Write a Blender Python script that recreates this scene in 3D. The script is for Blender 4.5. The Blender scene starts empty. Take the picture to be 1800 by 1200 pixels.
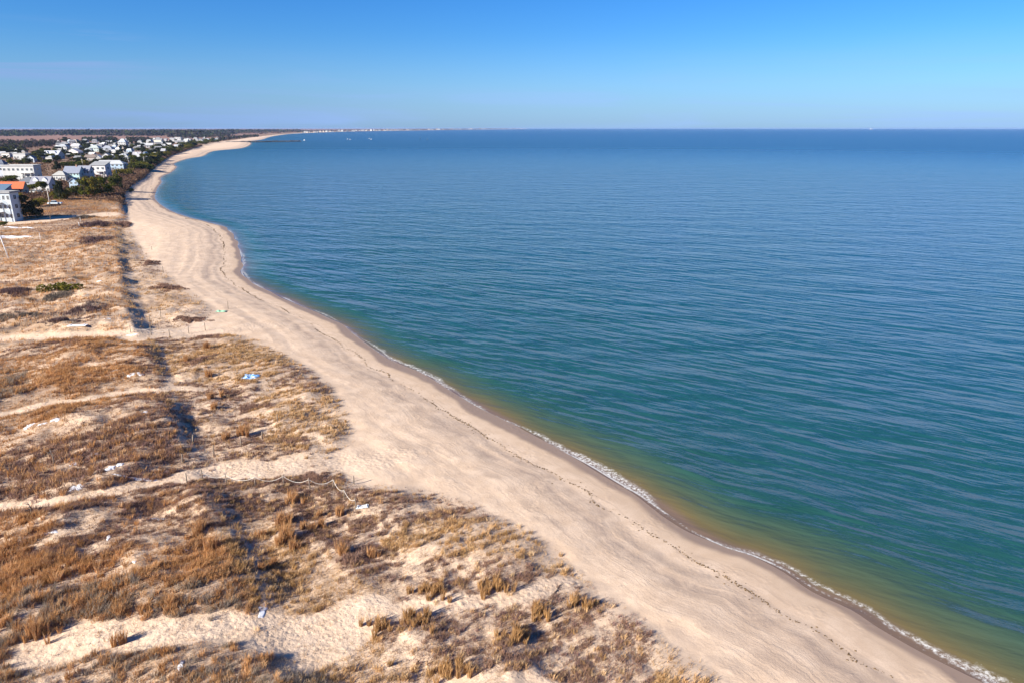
import math
EXPO = 1.35; SUN_E = 5.0; SKY_E = .055; SKY_SAT = 1.32; SKY_TINT = (.44, .725, 1.08)
CLOUD_A = 1.0; CLOUD_C = (4.35, 4.3, 5.2); CLOUD_R = (6.0, 5.75, 7.2)
SAND_A = (.53, .385, .265); SAND_B = (.635, .48, .345); SAND_D = (.255, .19, .15); SAND_DAMP = (.40, .285, .19); SAND_WET = (.22, .155, .115)
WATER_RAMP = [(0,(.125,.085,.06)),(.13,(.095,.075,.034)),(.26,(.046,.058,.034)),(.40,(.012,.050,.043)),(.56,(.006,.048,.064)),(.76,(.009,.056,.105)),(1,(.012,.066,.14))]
WAVE_ROT = math.radians(32); WAVE_AMP = .68; WATER_ROUGH = .035
GN = (190000, 260000, 270000)
HAZE_D = 3.4e-5; HAZE_C = (.30, .45, .76)
import bpy, bmesh, math, random
import numpy as np
from mathutils import Vector, Matrix
random.seed(7); RNG = np.random.default_rng(11)
SC = bpy.context.scene
COL = SC.collection
H = 36.0; TH = math.radians(17.37); FPX = 1200.0
ST, CT = math.sin(TH), math.cos(TH)
SUN_TO = (-0.78, -0.58)      # horizontal direction towards the sun
SUN_EL = math.radians(28.0)

def unproj(px, py, z=0.0):
    """point of the ground at height z seen at (px,py) of the 1800x1200 photograph"""
    px = np.asarray(px, float); py = np.asarray(py, float)
    cx = (px-900)/FPX; cy = (600-py)/FPX
    dx = cx; dy = CT+cy*ST; dz = -ST+cy*CT
    t = (z-H)/dz
    return np.stack([dx*t, dy*t], -1)
def depth_of(x, y, z): return y*CT-(z-H)*ST

# ---------------------------------------------------------------- numpy noise
def _hash(ix, iy, seed):
    n = (ix.astype(np.int64)*374761393+iy.astype(np.int64)*668265263+seed*1274126177) & 0x7fffffff
    n = ((n ^ (n >> 13))*1274126177) & 0x7fffffff
    n = (n ^ (n >> 16)) & 0xffff
    return n/65535.0
def vnoise(x, y, seed=0):
    ix = np.floor(x); iy = np.floor(y); fx = x-ix; fy = y-iy
    fx = fx*fx*(3-2*fx); fy = fy*fy*(3-2*fy)
    a = _hash(ix, iy, seed); b = _hash(ix+1, iy, seed); c = _hash(ix, iy+1, seed); d = _hash(ix+1, iy+1, seed)
    return (a*(1-fx)+b*fx)*(1-fy)+(c*(1-fx)+d*fx)*fy
def fbm(x, y, seed=0, octv=4):
    s = 0; a = .5; t = 0
    for o in range(octv):
        s = s+a*vnoise(x, y, seed+o*17); t += a; a *= .5
        x, y = x*2.03+3.1, y*2.03+1.7
    return s/t
def sstep(a, b, x):
    t = np.clip((x-a)/(b-a), 0, 1); return t*t*(3-2*t)

# ---------------------------------------------------------------- traced lines
SHORE_PX = [(1730,1200),(1667,1167),(1617,1140),(1550,1100),(1500,1067),(1433,1037),(1380,1003),(1323,977),(1277,963),(1233,943),
 (1200,925),(1127,873),(1083,847),(1027,813),(967,783),(910,753),(850,722),(797,690),(745,660),(700,640),(657,615),(632,597),(600,572),(565,555),
 (505,527),(455,504),(432,490),(423,477),(426,462),(421,442),(412,417),(400,404),(388,397),(325,380),(300,371),(280,358),(272,348),
 (274,338),(277,330),(284,321),(282,314),(288,309),(300,304),(311,294),(306,288),(332,279),(357,275),(375,266),(425,261),(442,253),
 (436,249),(460,246),(475,241),(500,237),(525,235),(600,232),(697,230.2),(850,228.0),(930,227.3)]
EDGE_PX = [(1290,1200),(1180,1115),(1110,1060),(1040,1010),(985,960),(950,935),(893,903),(833,878),(770,857),(700,846),(640,846),
 (600,815),(612,790),(622,770),(628,750),(620,720),(597,690),(575,660),(525,630),(490,610),(445,590),(405,583),
 (360,588),(340,572),(387,548),(345,514),(312,487),(290,470),(275,457),(258,440),(240,415),(228,385),(216,352),(222,335),
 (242,320),(254,312),(266,299),(284,285),(300,275),(320,268),(345,260),(380,252),(410,247.5),(425,245),(445,242),(475,238.5),(500,236),(560,232.6),(697,229.9),(850,227.9)]
RIDGE_PX = [(196,385),(203,400),(208,440),(215,480),(226,540),(258,600),(273,650),(287,690),(296,730),(314,778),(340,830),(368,880),(396,950),
 (420,1010),(440,1060),(450,1100),(500,1180),(560,1260),(640,1400)]
PATHS = [  # points, half width in metres
 ([(1000,1022),(940,1040),(860,1052),(760,1062),(690,1075),(620,1090)], .85),
 ([(640,1085),(600,1105),(550,1120),(510,1125),(470,1108)], 2.2),
 ([(520,1140),(560,1150),(600,1130)], 1.5),
 ([(470,1105),(400,1092),(300,1092),(200,1098),(120,1112),(60,1130)], 1.5),
 ([(700,800),(640,810),(560,812),(480,820),(420,826)], 2.2),
 ([(420,826),(360,830),(320,834)], 1.5),
 ([(320,834),(250,842),(175,852),(125,860),(60,872),(-60,896)], .8),
 ([(470,570),(400,580),(340,588),(290,584),(240,582)], 3.0),
 ([(240,580),(180,578),(125,580),(60,586),(-60,592)], 1.5),
 ([(350,684),(300,682),(250,682),(175,690),(100,702),(0,720),(-80,735)], .8),
 ([(235,478),(180,484),(100,487),(0,492),(-60,495)], 1.0),
 ([(-20,398),(30,392),(70,387),(120,383),(185,377)], 6.0),
 ([(285,612),(294,650),(303,690),(311,715),(315,745),(322,775)], .35),
 ([(432,945),(445,985),(460,1020),(477,1058),(500,1100)], .4),
 ([(225,479),(238,520),(250,560),(262,580)], .4),
]
def dense(P, step):
    out = [P[0]]
    for a, b in zip(P[:-1], P[1:]):
        n = max(1, int(np.linalg.norm(b-a)/step))
        for k in range(1, n+1): out.append(a+(b-a)*k/n)
    return np.array(out)
def smooth_px(pts, k=4):
    P = np.array(pts, float); n = len(P); out = []
    for i in range(n-1):
        p0, p1, p2, p3 = P[max(i-1,0)], P[i], P[i+1], P[min(i+2,n-1)]
        for t in np.arange(k)/k:
            out.append(.5*((2*p1)+(-p0+p2)*t+(2*p0-5*p1+4*p2-p3)*t*t+(-p0+3*p1-3*p2+p3)*t**3))
    out.append(P[-1]); return np.array(out)
def line(pts, z, k=3):
    Q = smooth_px(pts, k); return unproj(Q[:,0], Q[:,1], z)
SH = line(SHORE_PX, 0.0)
d0 = SH[0]-SH[6]; d0 /= np.linalg.norm(d0)
SH = np.concatenate([[SH[0]+d0*400], [SH[0]+d0*60], SH])
ED = line(EDGE_PX, 1.5)
d1 = ED[0]-ED[6]; d1 /= np.linalg.norm(d1)
ED = np.concatenate([[ED[0]+d1*400], [ED[0]+d1*60], ED])
RI = line(RIDGE_PX, 3.0)
BIG = 40000.0
POLY_LAND = np.concatenate([SH, [[SH[-1][0], BIG], [-BIG, BIG], [-BIG, -2000], [SH[0][0], -2000]]])
POLY_DUNE = np.concatenate([ED, [[ED[-1][0], BIG], [-BIG, BIG], [-BIG, -2000], [ED[0][0], -2000]]])

def seg_dist(x, y, P):
    best = np.full(x.shape, 1e18)
    for a, b in zip(P[:-1], P[1:]):
        vx, vy = b-a; L = vx*vx+vy*vy+1e-9
        t = np.clip(((x-a[0])*vx+(y-a[1])*vy)/L, 0, 1)
        d = (x-a[0]-t*vx)**2+(y-a[1]-t*vy)**2
        np.minimum(best, d, out=best)
    return np.sqrt(best)
def inside(x, y, P):
    r = np.zeros(x.shape, bool)
    for a, b in zip(P, np.roll(P, -1, 0)):
        if a[1] == b[1]: continue
        c = ((a[1] > y) != (b[1] > y)) & (x < (b[0]-a[0])*(y-a[1])/(b[1]-a[1])+a[0])
        r ^= c
    return r
def sd_shore(x, y): return np.where(inside(x, y, POLY_LAND), 1, -1)*seg_dist(x, y, SH)
def sd_dune(x, y): return np.where(inside(x, y, POLY_DUNE), 1, -1)*seg_dist(x, y, ED)
RXY = RI[np.argsort(RI[:,1])]
def sd_ridge(x, y):
    xr = np.interp(y, RXY[:,1], RXY[:,0])
    return np.where(x < xr, 1, -1)*seg_dist(x, y, RI)
PW = []
def path_mask(x, y):
    m = np.zeros(x.shape); cv = np.zeros(x.shape)
    wob = (fbm(x*.8, y*.8, 91, 3)-.5)
    for P, hw in PW:
        lo, hi = P.min(0)-13, P.max(0)+13
        k = (x > lo[0]) & (x < hi[0]) & (y > lo[1]) & (y < hi[1])
        if not k.any(): continue
        d = seg_dist(x[k], y[k], P)+wob[k]*min(1.2, hw*1.2)
        if hw > .5: cv[k] = np.maximum(cv[k], 1-sstep(hw*.4, hw*1.2+3.2, d))
        m[k] = np.maximum(m[k], (1-sstep(hw*.75, hw*1.25+.25, d))*(.5 if hw < .5 else 1))
    return (m, cv)

MIDX = None
def terrain(x, y, full=False):
    x = np.atleast_1d(np.asarray(x, float)); y = np.atleast_1d(np.asarray(y, float))
    s = sd_shore(x, y); e = sd_dune(x, y); r = sd_ridge(x, y); p, pc = path_mask(x, y)
    d = np.hypot(x, y)
    near = 1-sstep(260, 420, d)
    z = np.where(s < 0, .09*s, 0)+np.clip(s, 0, 7)*.10+sstep(6, 14, s)*.45+np.clip(s-12, 0, 30)*.012
    z = z+(vnoise(s*.5, (x+y)*.04, 5)-.5)*.12*sstep(4, 9, s)*near
    z = z+(fbm(x*.35, y*.35, 41, 3)-.5)*.22*sstep(9, 13, s)*near
    z = z+(vnoise(x*.12, y*.12, 43)-.5)*.10*(1-sstep(1.0, 4.0, np.abs(s)))*near
    ein = sstep(-.3, 5, e)
    hum = (fbm(x*.15, y*.15, 21, 4)-.45)*1.7+(fbm(x*.55, y*.55, 29, 3)-.5)*.38
    z = z+ein*(.35+hum*(1-.8*pc)*(.35+.65*near))*(.3+.7*near)
    rm = sstep(-3.9+2.4*vnoise(x*.17, y*.17, 83), 1.0, r)*(1-sstep(5, 22, r)*.35)*near*(1-sstep(200, 330, d)*.5)
    z = z+rm*np.clip(1.3+(fbm(y*.13, x*.12, 33, 3)-.5)*2.0, .6, 1.55)*(1-.55*pc)*sstep(-1, 3, e)
    scarp = sstep(300, 360, d)*(1-sstep(1500, 2500, d))
    z = z+sstep(0, 2.5, e)*scarp*1.6
    z = np.where(d > 420, np.maximum(z*1.0, np.where(e > 8, 1.9, z)), z)
    if full: return z, s, e, r, p
    return z
def ground(px, py):
    z = 2.0
    for _ in range(8):
        q = unproj(px, py, z); zn = float(terrain(q[0], q[1])[0]); zn = min(max(zn, 0), 8)
        if abs(zn-z) < .004: break
        z = z*.4+zn*.6
    return float(q[0]), float(q[1]), float(terrain(q[0], q[1])[0])

for p, hw in PATHS:                       # lay the trails on the dunes they cross
    Q = smooth_px(p, 2); PWn = np.array([ground(*q)[:2] for q in Q]); PW_TMP = globals().setdefault('PW_TMP', []); PW_TMP.append((PWn, hw))
PW = PW_TMP

# ---------------------------------------------------------------- object helpers
def tag(o, label=None, cat=None, group=None, kind=None):
    if label: o['label'] = label
    if cat: o['category'] = cat
    if group: o['group'] = group
    if kind: o['kind'] = kind
    return o
def empty(name, loc=(0,0,0), rz=0.0):
    o = bpy.data.objects.new(name, None); COL.objects.link(o)
    o.location = loc; o.rotation_euler = (0, 0, rz); o.empty_display_size = .3
    return o
def link_mesh(name, me, parent=None):
    o = bpy.data.objects.new(name, me); COL.objects.link(o)
    if parent is not None: o.parent = parent
    return o
def np_mesh(name, verts, faces, mats=(), smooth=False, midx=None):
    """verts (n,3), faces (m,k) all the same size k"""
    me = bpy.data.meshes.new(name)
    verts = np.asarray(verts, np.float32); faces = np.asarray(faces, np.int32)
    k = faces.shape[1]
    me.vertices.add(len(verts)); me.vertices.foreach_set('co', verts.ravel())
    me.loops.add(faces.size); me.loops.foreach_set('vertex_index', faces.ravel())
    me.polygons.add(len(faces)); me.polygons.foreach_set('loop_start', np.arange(0, faces.size, k, dtype=np.int32))
    if midx is not None: me.polygons.foreach_set('material_index', np.asarray(midx, np.int32))
    me.update(calc_edges=True)
    me.polygons.foreach_set('use_smooth', np.full(len(faces), smooth, bool))
    for m in mats: me.materials.append(m)
    return me
def add_attr(me, name, vals, typ='FLOAT', dom='POINT'):
    a = me.attributes.new(name, 'FLOAT_COLOR' if typ == 'COLOR' else typ, dom)
    if typ == 'FLOAT': a.data.foreach_set('value', np.asarray(vals, np.float32).ravel())
    else:
        v = np.asarray(vals, np.float32)
        if v.shape[1] == 3: v = np.concatenate([v, np.ones((len(v), 1), np.float32)], 1)
        a.data.foreach_set('color', v.ravel())
class MB:
    """collects shapes, builds them as ONE mesh object"""
    def __init__(s): s.v = []; s.f = []; s.m = []
    def add(s, vs, fs, mi=0):
        b = len(s.v); s.v += [tuple(v) for v in vs]
        for f in fs: s.f.append(tuple(i+b for i in f)); s.m.append(mi)
    def box(s, x0, x1, y0, y1, z0, z1, mi=0):
        s.add([(x0,y0,z0),(x1,y0,z0),(x1,y1,z0),(x0,y1,z0),(x0,y0,z1),(x1,y0,z1),(x1,y1,z1),(x0,y1,z1)],
              [(0,3,2,1),(4,5,6,7),(0,1,5,4),(1,2,6,5),(2,3,7,6),(3,0,4,7)], mi)
    def tube(s, pts, rad, n=6, mi=0, cap=True):
        pts = [Vector(p) for p in pts]
        if not isinstance(rad, (list, tuple)): rad = [rad]*len(pts)
        rings = []
        for i, p in enumerate(pts):
            t = (pts[min(i+1, len(pts)-1)]-pts[max(i-1, 0)]).normalized()
            u = t.orthogonal().normalized() if i == 0 else (u0-t*u0.dot(t)).normalized()
            u0 = u; w = t.cross(u)
            rings.append([p+(u*math.cos(a)+w*math.sin(a))*rad[i] for a in [2*math.pi*k/n for k in range(n)]])
        vs = [v for r in rings for v in r]; fs = []
        for i in range(len(pts)-1):
            for k in range(n):
                fs.append((i*n+k, i*n+(k+1)%n, (i+1)*n+(k+1)%n, (i+1)*n+k))
        if cap: fs.append(tuple(range(n))[::-1]); fs.append(tuple((len(pts)-1)*n+k for k in range(n)))
        s.add(vs, fs, mi)
    def mesh(s, name, mats, smooth=False):
        me = bpy.data.meshes.new(name); me.from_pydata(s.v, [], s.f); me.update()
        for m in (mats if isinstance(mats, (list, tuple)) else [mats]): me.materials.append(m)
        me.polygons.foreach_set('material_index', s.m)
        me.polygons.foreach_set('use_smooth', [smooth]*len(s.f))
        return me
    def build(s, name, mats, parent=None, smooth=False): return link_mesh(name, s.mesh(name, mats, smooth), parent)

# ---------------------------------------------------------------- material helpers
class NT:
    def __init__(s, name):
        s.m = bpy.data.materials.new(name); s.m.use_nodes = True; s.t = s.m.node_tree; s.n = s.t.nodes
        s.b = s.n['Principled BSDF']; s.out = s.n['Material Output']
    def new(s, typ, **kw):
        nd = s.n.new(typ)
        for k, v in kw.items(): setattr(nd, k, v)
        return nd
    def link(s, a, b): s.t.links.new(a, b)
    def put(s, sock, v):
        if isinstance(v, bpy.types.NodeSocket): s.link(v, sock)
        elif v is not None:
            if sock.type == 'RGBA' and len(v) == 3: v = (*v, 1)
            sock.default_value = v
    def math(s, op, a, b=0.0, clamp=False):
        nd = s.new('ShaderNodeMath', operation=op, use_clamp=clamp); s.put(nd.inputs[0], a); s.put(nd.inputs[1], b); return nd.outputs[0]
    def mix(s, f, a, b, blend='MIX'):
        nd = s.new('ShaderNodeMix', data_type='RGBA', blend_type=blend)
        s.put(nd.inputs[0], f); s.put(nd.inputs[6], a); s.put(nd.inputs[7], b); return nd.outputs[2]
    def ramp(s, f, stops, interp='LINEAR'):
        nd = s.new('ShaderNodeValToRGB'); s.put(nd.inputs[0], f); cr = nd.color_ramp; cr.interpolation = interp
        while len(cr.elements) < len(stops): cr.elements.new(.5)
        for e, (p, c) in zip(cr.elements, stops): e.position = p; e.color = (*c, 1) if len(c) == 3 else c
        return nd.outputs[0]
    def mrange(s, v, a, b, c=0.0, d=1.0, smooth=True):
        nd = s.new('ShaderNodeMapRange'); nd.interpolation_type = 'SMOOTHSTEP' if smooth else 'LINEAR'
        s.put(nd.inputs[0], v); nd.inputs[1].default_value = a; nd.inputs[2].default_value = b
        s.put(nd.inputs[3], c); s.put(nd.inputs[4], d); return nd.outputs[0]
    def attr(s, name, col=False):
        nd = s.new('ShaderNodeAttribute', attribute_name=name); return nd.outputs['Color'] if col else nd.outputs['Fac']
    def pos(s): return s.new('ShaderNodeNewGeometry').outputs['Position']
    def obj(s): return s.new('ShaderNodeTexCoord').outputs['Object']
    def mapping(s, v, scale=(1,1,1), rot=(0,0,0), loc=(0,0,0)):
        nd = s.new('ShaderNodeMapping'); s.put(nd.inputs[0], v); nd.inputs['Scale'].default_value = scale
        nd.inputs['Rotation'].default_value = rot; nd.inputs['Location'].default_value = loc; return nd.outputs[0]
    def noise(s, v, scale, detail=4, rough=.55, dist=0.0, dim='3D'):
        nd = s.new('ShaderNodeTexNoise', noise_dimensions=dim); s.put(nd.inputs['Vector'], v); nd.inputs['Scale'].default_value = scale
        nd.inputs['Detail'].default_value = detail; nd.inputs['Roughness'].default_value = rough; nd.inputs['Distortion'].default_value = dist
        return nd.outputs[0]
    def bump(s, h, dist, strength=1.0, normal=None):
        nd = s.new('ShaderNodeBump'); s.put(nd.inputs['Height'], h); nd.inputs['Distance'].default_value = dist
        nd.inputs['Strength'].default_value = strength
        if normal is not None: s.link(normal, nd.inputs['Normal'])
        return nd.outputs[0]
    def done(s, col=None, rough=.9, spec=.2, normal=None):
        s.put(s.b.inputs['Base Color'], col); s.put(s.b.inputs['Roughness'], rough); s.put(s.b.inputs['Specular IOR Level'], spec)
        if normal is not None: s.link(normal, s.b.inputs['Normal'])
        return s.m
def plain(name, col, rough=.8, var=.12, scale=1.5, spec=.2):
    """paint, wood, cloth: one colour with soft uneven wear"""
    t = NT(name); n = t.noise(t.obj(), scale, 5)
    c = t.mix(t.mrange(n, .3, .7), tuple(v*(1-var) for v in col), tuple(min(1, v*(1+var)) for v in col))
    return t.done(c, rough, spec)
# ================================================================ camera, light, sky
SC.render.engine = 'CYCLES'
cam = bpy.data.cameras.new('camera'); co = bpy.data.objects.new('camera', cam); COL.objects.link(co)
co.location = (0, 0, H); co.rotation_euler = (math.radians(90)-TH, 0, 0)
cam.sensor_width = 36; cam.lens = 24; cam.sensor_fit = 'HORIZONTAL'; cam.clip_start = .5; cam.clip_end = 90000
SC.camera = co
SC.view_settings.view_transform = 'Standard'; SC.view_settings.look = 'None'
SC.view_settings.exposure = EXPO; SC.view_settings.gamma = 1
SC.cycles.use_denoising = True; SC.cycles.max_bounces = 6; SC.cycles.diffuse_bounces = 3; SC.cycles.transparent_max_bounces = 8
SC.cycles.sample_clamp_indirect = 6
sl = bpy.data.lights.new('sun', 'SUN'); so = bpy.data.objects.new('sun', sl); COL.objects.link(so)
sl.energy = SUN_E; sl.angle = math.radians(.53); sl.color = (1.0, .93, .82)
sd = Vector((SUN_TO[0]*math.cos(SUN_EL), SUN_TO[1]*math.cos(SUN_EL), math.sin(SUN_EL))).normalized()
so.rotation_euler = sd.to_track_quat('Z', 'Y').to_euler(); so.location = sd*200
W = bpy.data.worlds.new('World'); SC.world = W; W.use_nodes = True
wt = W.node_tree; bg = wt.nodes['Background']
sky = wt.nodes.new('ShaderNodeTexSky'); sky.sky_type = 'NISHITA'; sky.sun_disc = False
sky.sun_elevation = SUN_EL; sky.sun_rotation = math.atan2(sd.x, sd.y); sky.altitude = 0
sky.air_density = 1.0; sky.dust_density = .45; sky.ozone_density = 4.0
hsv = wt.nodes.new('ShaderNodeHueSaturation'); hsv.inputs['Saturation'].default_value = SKY_SAT; hsv.inputs['Value'].default_value = 1
wt.links.new(sky.outputs[0], hsv.inputs['Color'])
# thin cirrus low in the sky, made of the sky itself (direction of view, not of the camera)
tc = wt.nodes.new('ShaderNodeTexCoord')
mp = wt.nodes.new('ShaderNodeMapping'); mp.inputs['Scale'].default_value = (1.6, 1.6, 22); mp.inputs['Rotation'].default_value = (0, math.radians(4), 0)
wt.links.new(tc.outputs['Generated'], mp.inputs[0])
nz = wt.nodes.new('ShaderNodeTexNoise'); nz.inputs['Scale'].default_value = 1.7; nz.inputs['Detail'].default_value = 7; nz.inputs['Roughness'].default_value = .55; nz.inputs['Distortion'].default_value = .6
wt.links.new(mp.outputs[0], nz.inputs['Vector'])
def wm(op, a, b=0.0, clamp=False):
    nd = wt.nodes.new('ShaderNodeMath'); nd.operation = op; nd.use_clamp = clamp
    for i, v in enumerate((a, b)):
        if isinstance(v, bpy.types.NodeSocket): wt.links.new(v, nd.inputs[i])
        else: nd.inputs[i].default_value = v
    return nd.outputs[0]
def wr(v, a, b, c=0.0, d=1.0):
    nd = wt.nodes.new('ShaderNodeMapRange'); nd.interpolation_type = 'SMOOTHSTEP'; wt.links.new(v, nd.inputs[0])
    for i, q in enumerate((a, b, c, d)): nd.inputs[i+1].default_value = q
    return nd.outputs[0]
sx = wt.nodes.new('ShaderNodeSeparateXYZ'); wt.links.new(tc.outputs['Generated'], sx.inputs[0])
low = wr(sx.outputs[2], .0, .125, 1.0, 0.0)
west = wr(sx.outputs[0], -.62, .0, 1.0, .78)
band = wr(nz.outputs[0], .42, .72, 0.0, 1.0)
wisp = wm('MULTIPLY', wm('MULTIPLY', wr(sx.outputs[0], -.52, -.40, 1.0, 0.0), wr(sx.outputs[2], .04, .075)), wm('MULTIPLY', wr(sx.outputs[2], .095, .125, 1.0, 0.0), wr(nz.outputs[0], .45, .62, 0.0, .7)))
cf = wm('MULTIPLY', wm('MULTIPLY', wm('ADD', wm('MULTIPLY', band, .42), .56), low), wm('MULTIPLY', west, CLOUD_A))
mixc = wt.nodes.new('ShaderNodeMix'); mixc.data_type = 'RGBA'
lr = wt.nodes.new('ShaderNodeMix'); lr.data_type = 'RGBA'; wt.links.new(wr(sx.outputs[0], -.6, .1), lr.inputs[0]); lr.inputs[6].default_value = (*CLOUD_C, 1); lr.inputs[7].default_value = (*CLOUD_R, 1)
cf = wm('ADD', cf, wisp, True)
wt.links.new(cf, mixc.inputs[0]); wt.links.new(hsv.outputs[0], mixc.inputs[6]); wt.links.new(lr.outputs[2], mixc.inputs[7])
tint = wt.nodes.new('ShaderNodeMix'); tint.data_type = 'RGBA'; tint.blend_type = 'MULTIPLY'; tint.inputs[0].default_value = 1
wt.links.new(mixc.outputs[2], tint.inputs[6]); tint.inputs[7].default_value = (*SKY_TINT, 1)
wt.links.new(tint.outputs[2], bg.inputs['Color']); bg.inputs['Strength'].default_value = SKY_E

# ================================================================ ground: one sheet, dunes, beach and marsh to the horizon
def polar(d_rows, ang):
    D, A = np.meshgrid(d_rows, ang, indexing='ij')
    return D*np.sin(A), D*np.cos(A)
def rows(stops):
    out = []
    for (a, b, g) in stops: out.append(np.exp(np.arange(math.log(a), math.log(b), g)))
    return np.concatenate(out)
def grid_faces(nr, nc):
    i = np.arange(nr*nc).reshape(nr, nc)
    return np.stack([i[:-1,:-1], i[:-1,1:], i[1:,1:], i[1:,:-1]], -1).reshape(-1, 4)
def prune(X, Y, Z, faces, keepv, extra):
    kf = keepv.ravel()[faces].any(1); faces = faces[kf]
    used = np.zeros(X.size, bool); used[faces.ravel()] = True
    mp_ = np.cumsum(used)-1
    V = np.stack([X.ravel(), Y.ravel(), Z.ravel()], -1)[used]
    return V, mp_[faces], {k: v.ravel()[used] for k, v in extra.items()}
R_ = math.radians
ang = np.concatenate([np.arange(-100, -44, 2.), np.arange(-44, 42, .15), np.arange(42, 101, 2.)])*math.pi/180
dr = rows([(14, 34, .02), (34, 330, .0042), (330, 1200, .009), (1200, 21400, .03)])
X, Y = polar(dr, ang)
Z, S, E, RR, PP = terrain(X.ravel(), Y.ravel(), True)
Z = Z.reshape(X.shape)
V, F, ex = prune(X, Y, Z, grid_faces(*X.shape), (S > -14).reshape(X.shape), dict(s=S, e=E, r=RR, p=PP))
print('ground faces', len(F))

t = NT('sand_and_soil')
P = t.pos(); s = t.attr('s'); e = t.attr('e'); r = t.attr('r'); p = t.attr('p')
sepP = t.new('ShaderNodeSeparateXYZ'); t.link(P, sepP.inputs[0])
dist = t.new('ShaderNodeVectorMath', operation='LENGTH'); t.link(P, dist.inputs[0]); dist = dist.outputs['Value']
n_big = t.noise(P, .06, 4); n_mid = t.noise(P, .5, 5, .6); n_fine = t.noise(P, 4.0, 4, .65)
n_grain = t.noise(P, 11.0, 3, .7)
sand = t.mix(t.mrange(n_mid, .3, .7), SAND_A, SAND_B)
sand = t.mix(t.math('MULTIPLY', t.mrange(n_grain, .35, .75), .35), sand, tuple(v*.66 for v in SAND_A))
# tide bands along the beach: follow the distance to the water, wobbling
sw = t.math('ADD', s, t.math('MULTIPLY', t.math('SUBTRACT', n_big, .5), 5.0))
sw = t.math('ADD', sw, t.math('MULTIPLY', t.math('SUBTRACT', n_mid, .5), 1.4))
band = t.ramp(t.math('DIVIDE', sw, 24.0), [(0,(0,0,0)),(.20,(.0,.0,.0)),(.235,(.62,.62,.62)),(.275,(.2,.2,.2)),(.315,(.85,.85,.85)),(.36,(.45,.45,.45)),(.40,(.05,.05,.05)),(.47,(.5,.5,.5)),(.50,(.0,.0,.0)),(.58,(.5,.5,.5)),(.62,(.15,.15,.15)),(.70,(.38,.38,.38)),(1,(0,0,0))])
band = t.math('MULTIPLY', band, t.mrange(t.noise(P, .35, 5, .65),   .33, .60, .4, 1.0))
sand = t.mix(band, sand, SAND_D)
cb = t.new('ShaderNodeCombineXYZ'); t.put(cb.inputs[0], t.math('MULTIPLY', sw, .9)); t.put(cb.inputs[1], t.math('MULTIPLY', sepP.outputs[1], .07))
lines = t.noise(cb.outputs[0], 1.6, 6, .68)
onb = t.mrange(e, -1.5, .5, 1.0, 0.0)
sand = t.mix(t.math('MULTIPLY', t.mrange(lines, .50, .72), t.math('MULTIPLY', onb, .42)), sand, SAND_D)
fl_ = t.mrange(t.noise(cb.outputs[0], 5.0, 4, .7), .60, .70)
sand = t.mix(t.math('MULTIPLY', t.math('MULTIPLY', fl_, t.mrange(t.noise(P, .12, 3), .48, .6)), t.math('MULTIPLY', onb, .38)), sand, tuple(v*.7 for v in SAND_D))
sn = t.math('ADD', s, t.math('MULTIPLY', t.math('SUBTRACT', t.noise(P, .3, 3), .5), 1.6))
sn2 = t.math('ADD', s, t.math('MULTIPLY', t.math('SUBTRACT', t.noise(P, .07, 4, .55), .52), 4.2))
damp = t.mrange(sn, 1.2, 5.0, 1.0, 0.0); wet = t.mrange(sn2, .9, 1.9, 1.0, 0.0)
sand = t.mix(t.math('MULTIPLY', damp, .55), sand, SAND_DAMP)
sand = t.mix(t.math('MULTIPLY', wet, .9), sand, SAND_WET)
# litter of dead grass and heath between the tufts
ax = t.mapping(P, (1, 1, 1), (0, 0, R_(-40)))
streak = t.noise(t.mapping(ax, (.75, 3.2, 2)), 1.5, 6, .72, .8)
lit = t.math('ADD', t.math('MULTIPLY', n_mid, .55), t.math('MULTIPLY', streak, .65))
inl = t.mrange(r, -2.5, 1.0, 0.0, 1.0)
thr = t.math('SUBTRACT', .665, t.math('MULTIPLY', inl, .035))
thr = t.math('SUBTRACT', thr, t.math('MULTIPLY', t.math('SUBTRACT', n_big, .5), .42))
thr = t.math('SUBTRACT', thr, t.mrange(dist, 70, 160, .004, .03))
lm = t.mrange(t.math('SUBTRACT', lit, thr), -.13, .05)
dune = t.mrange(e, .2, 4.5)
lm = t.math('MULTIPLY', t.math('MULTIPLY', lm, dune), t.math('SUBTRACT', 1.0, t.math('MULTIPLY', p, .95)))
litc = t.ramp(t.noise(P, .23, 4), [(.3,(.25,.155,.095)),(.45,(.31,.19,.10)),(.6,(.215,.14,.10)),(.75,(.36,.24,.13))])
litc = t.mix(t.mrange(n_fine, .3, .7), tuple(0 for _ in range(3)), litc)if False else t.mix(t.math('MULTIPLY', t.mrange(n_fine, .45, .75), .5), litc, (.10,.065,.045))
near = t.mix(t.math('MULTIPLY', lm, t.mrange(dist, 60, 150, .70, .80)), sand, litc)
# the village ground, brown winter scrub, then the salt marsh
scrub = t.ramp(t.noise(P, .035, 5, .6), [(.3,(.20,.115,.065)),(.45,(.155,.085,.05)),(.55,(.25,.165,.10)),(.7,(.105,.065,.045))])
town = t.math('MULTIPLY', t.mrange(dist, 270, 350), t.mrange(e, 3, 12))
near = t.mix(t.math('MULTIPLY', town, t.math('SUBTRACT', 1.0, p)), near, scrub)
marsh = t.ramp(t.noise(t.mapping(P, (.5, 1.6, 1)), .0042, 6, .6), [(.3,(.15,.078,.055)),(.45,(.20,.105,.072)),(.6,(.235,.135,.095)),(.72,(.125,.072,.055))])
mf = t.math('MULTIPLY', t.mrange(dist, 1200, 1700), t.mrange(e, 60, 240))
near = t.mix(mf, near, marsh)
wetr = t.mix(1.0, (1,1,1), (1,1,1))
rough = t.math('SUBTRACT', .95, t.math('MULTIPLY', wet, .38))
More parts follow.
